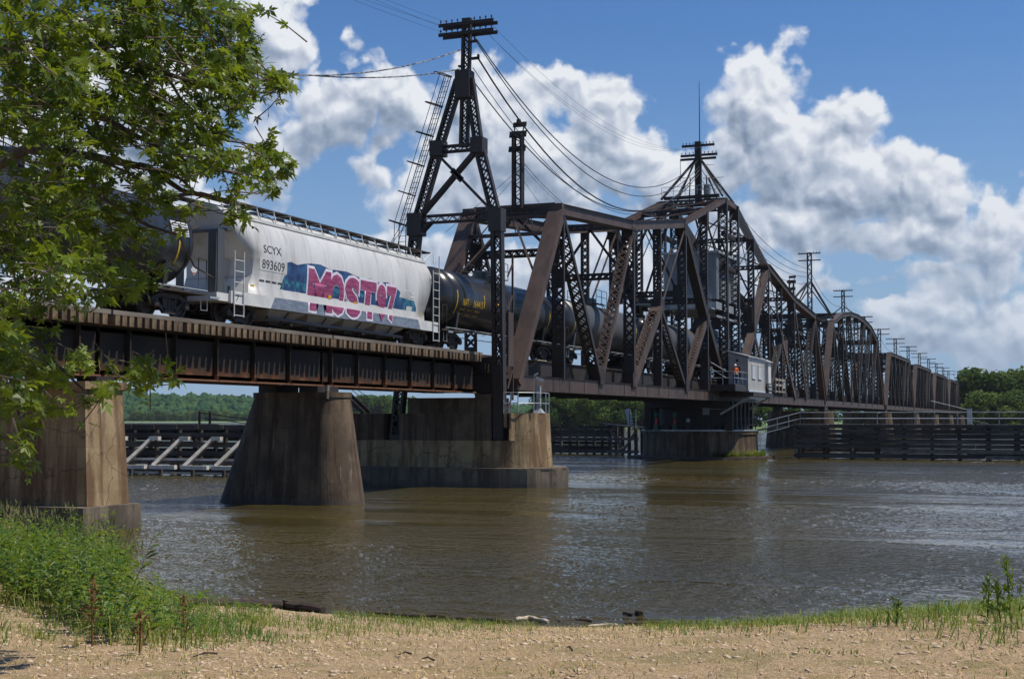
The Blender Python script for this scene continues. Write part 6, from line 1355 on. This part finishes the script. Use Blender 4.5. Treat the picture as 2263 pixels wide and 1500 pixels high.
def dock(px, py, H, label):
    r_ = ray(px, py); t_ = 6.
    for _ in range(400):
        p = cC+r_*t_
        if p[2] <= float(ground_z(p[0], p[1])): break
        t_ += .05
    p[2] = float(ground_z(p[0], p[1])); return p
def dock_plant(px, py, H, label, mt='dock', nm='dock_plant', cat='plant', grp='dead brown dock plants', leafy=False):
    p = dock(px, py, H, label); t = thing(nm, label, cat, tuple(p), grp); b = MB(); lean = np.array((rng.uniform(-.12, .12), rng.uniform(-.12, .12), 1))
    b.tube([p, p+lean*H*.5, p+lean*H], [.010, .008, .003], 5); b.build('stem', mt, t); V = []
    for k in range(int(190*H)):
        t_ = rng.uniform(.35, 1.0) if not leafy else rng.uniform(.08, 1); c = p+lean*H*t_+rng.standard_normal(3)*np.array((.045, .045, .02))*(1.35-t_); d = rng.standard_normal(3)*(.026 if not leafy else .05*(1.25-t_)); d[2] = abs(d[2])+(.02 if leafy else 0); s = np.cross(nz(d), nz(rng.standard_normal(3)))*(.013 if not leafy else .014)
        V += [c, c+d*.5-s, c+d, c+d*.5+s]
    fast('seed_head' if not leafy else 'foliage', np.array(V), np.arange(len(V)).reshape(-1, 4), mt, t); return t
dock_plant(203, 1428, .62, 'tallest rust-brown dead dock plant standing at the edge of the left weeds')
dock_plant(308, 1448, .36, 'short rust-brown dock plant leaning over the gravel, right of the tallest one')
dock_plant(408, 1410, .42, 'thin rust-brown dock stalk in front of the long dark log')
dock_plant(120, 1215, .5, 'brown seed stalk deep in the left weeds')
for px_, py_, H_, lb in ((2182, 1372, .42, 'tall leafy green stalk, left one of the three at the right edge'), (2212, 1378, .36, 'shorter leafy green stalk, middle one of the three at the right edge'), (2236, 1380, .60, 'tallest leafy green stalk, rightmost of the three'), (1981, 1382, .22, 'lone leafy stalk on the water edge left of the three tall ones'), (2275, 1340, .95, 'leafy plant reaching in at the right picture edge')):
    dock_plant(px_, py_, H_, lb, 'weed_leaf', 'leafy_stalk', 'plant', 'leafy stalks on the right water edge', True)

# ---------------------------------------------------------------- driftwood along the water line
def shore_pt(px, py): return dock(px, py, 0, '')
def log(name, pxs_, r, mt, label, dz=.02, grp='driftwood along the water line', cat='driftwood', seed=0):
    rr = random.Random(seed); pts = []
    for px, py in pxs_:
        rw = ray(px, py); t_ = (-CAMH+.03)/rw[2]; p = cC+rw*t_
        g_ = float(ground_z(p[0], p[1])); 
        if g_ > .03: p = shore_pt(px, py); g_ = p[2]
        p[2] = max(g_, 0)+dz; pts.append(p)
    Q = []; rs = []
    for i in range(len(pts)-1):
        for k in range(5): t_ = k/5.; Q.append(pts[i]*(1-t_)+pts[i+1]*t_+np.array((rr.uniform(-1, 1), rr.uniform(-1, 1), rr.uniform(-1, 1)))*r*.22); rs.append(r*rr.uniform(.8, 1.12)*(1 if i+k > 0 else .7))
    Q.append(pts[-1]); rs.append(r*.75); b = MB(); b.tube(Q, rs, 9); o = b.build(name, mt); return tag(o, label, cat, grp)
log('driftwood_log', [(384, 1330), (405, 1338), (520, 1340), (620, 1340), (714, 1352)], .095, 'log', 'long dark rotten log at the water edge beside the left weeds', .06, seed=1)
log('driftwood_log', [(810, 1352), (900, 1358), (985, 1360)], .04, 'log', 'thin dark stick in the mud left of the white debris', seed=2)
log('driftwood_log', [(985, 1364), (1070, 1368), (1130, 1372)], .045, 'log', 'dark stick just under the white debris', seed=3)
log('driftwood_log', [(1140, 1368), (1170, 1364), (1212, 1374)], .04, 'log_pale', 'sun-bleached branch right of the white debris', .03, seed=4)
log('driftwood_log', [(1235, 1372), (1270, 1368), (1308, 1370)], .035, 'log', 'dark stick in the shallows at the middle of the shore', seed=5)
log('driftwood_log', [(1300, 1381), (1345, 1378), (1365, 1379)], .025, 'log_pale', 'thin pale stick on the wet sand', seed=6)
log('driftwood_log', [(1380, 1374), (1440, 1374), (1520, 1376)], .035, 'log', 'long dark stick with an upright stub at the water line', seed=7)
log('driftwood_log', [(1378, 1352), (1398, 1356)], .03, 'log', 'small floating stick beside the dark lump', seed=8)
log('driftwood_log', [(1407, 1353), (1416, 1356)], .06, 'log', 'short dark lump of wood floating off the shore', .04, seed=9)
b = MB(); p = shore_pt(1465, 1376); b.tube([p, p+(0, -.08, .10), p+(0, -.13, .22)], [.02, .014, .008], 6); tag(b.build('stub_branch', 'log'), 'upright forked stub rising from the long dark stick', 'driftwood')
V = []; 
t = thing('white_debris', 'crumpled white plastic lying on the water edge in the middle', 'litter', tuple(shore_pt(1100, 1372)))
def f(b):
    a, c = shore_pt(1062, 1370), shore_pt(1138, 1374); rr = random.Random(3); N = 16; V = []
    for i in range(N+1):
        q_ = a+(c-a)*i/N; h = .045*math.sin(math.pi*i/N)**.5*(1+.35*math.sin(i*1.1))
        for (dx, dz_) in ((-.10, 0), (-.06, h*.7), (0, h+.02), (.07, h*.6), (.12, 0)): V.append(q_+np.array((dx+rr.uniform(-.02, .02), 0, dz_+rr.uniform(-.01, .015))))
    b.add(V, [(i*5+j, i*5+j+1, (i+1)*5+j+1, (i+1)*5+j) for i in range(N) for j in range(4)])
part('sheet', 'debris_white', t, f)
b = MB()
for k in range(4):
    p = shore_pt(rng.uniform(60, 2200), rng.uniform(1440, 1490)); a = rng.uniform(0, 3.1); L = rng.uniform(.10, .22); d = np.array((math.cos(a), math.sin(a), 0))*L; o = MB(); o.tube([p+(0, 0, .012), p+d*.5+(0, 0, .03), p+d+(0, 0, .01)], [.009, .008, .004], 5)
    tag(o.build('twig_piece', 'log'), 'small dead twig lying on the gravel', 'twig', 'small twigs on the gravel')
# weeds on the pivot pier ledge
LV_ = []
for k in range(300):
    a = rng.uniform(R(205), R(285)); p = np.array((PX+5.75*math.cos(a), YC+5.75*math.sin(a), .22)); LV_ += plant_leaves(p, rng.uniform(.2, .7), 5, .3, rng.uniform(-.3, .3, 2))
tag(fast('ledge_weeds', np.array(LV_), np.arange(len(LV_)).reshape(-1, 4), 'weed_leaf'), 'green weeds growing on the ledge of the pivot pier', 'weeds', kind='stuff')

# ---------------------------------------------------------------- the river air
hz = bpy.data.materials.new('haze'); hz.use_nodes = True; q = NT(hz.node_tree); q.n.remove(q.n['Principled BSDF'])
pv = q.new('ShaderNodeVolumePrincipled'); pv.inputs['Color'].default_value = (.78, .86, .98, 1); pv.inputs['Density'].default_value = .00005; pv.inputs['Anisotropy'].default_value = .2
q.l.new(pv.outputs[0], q.n['Material Output'].inputs['Volume']); M['haze'] = hz
b = MB(); b.box((-330, -3000, -3), (3000, 3600, 150)); o = b.build('haze', 'haze'); o['kind'] = 'stuff'; o['label'] = 'thin blue summer haze over the river'; o['category'] = 'haze'
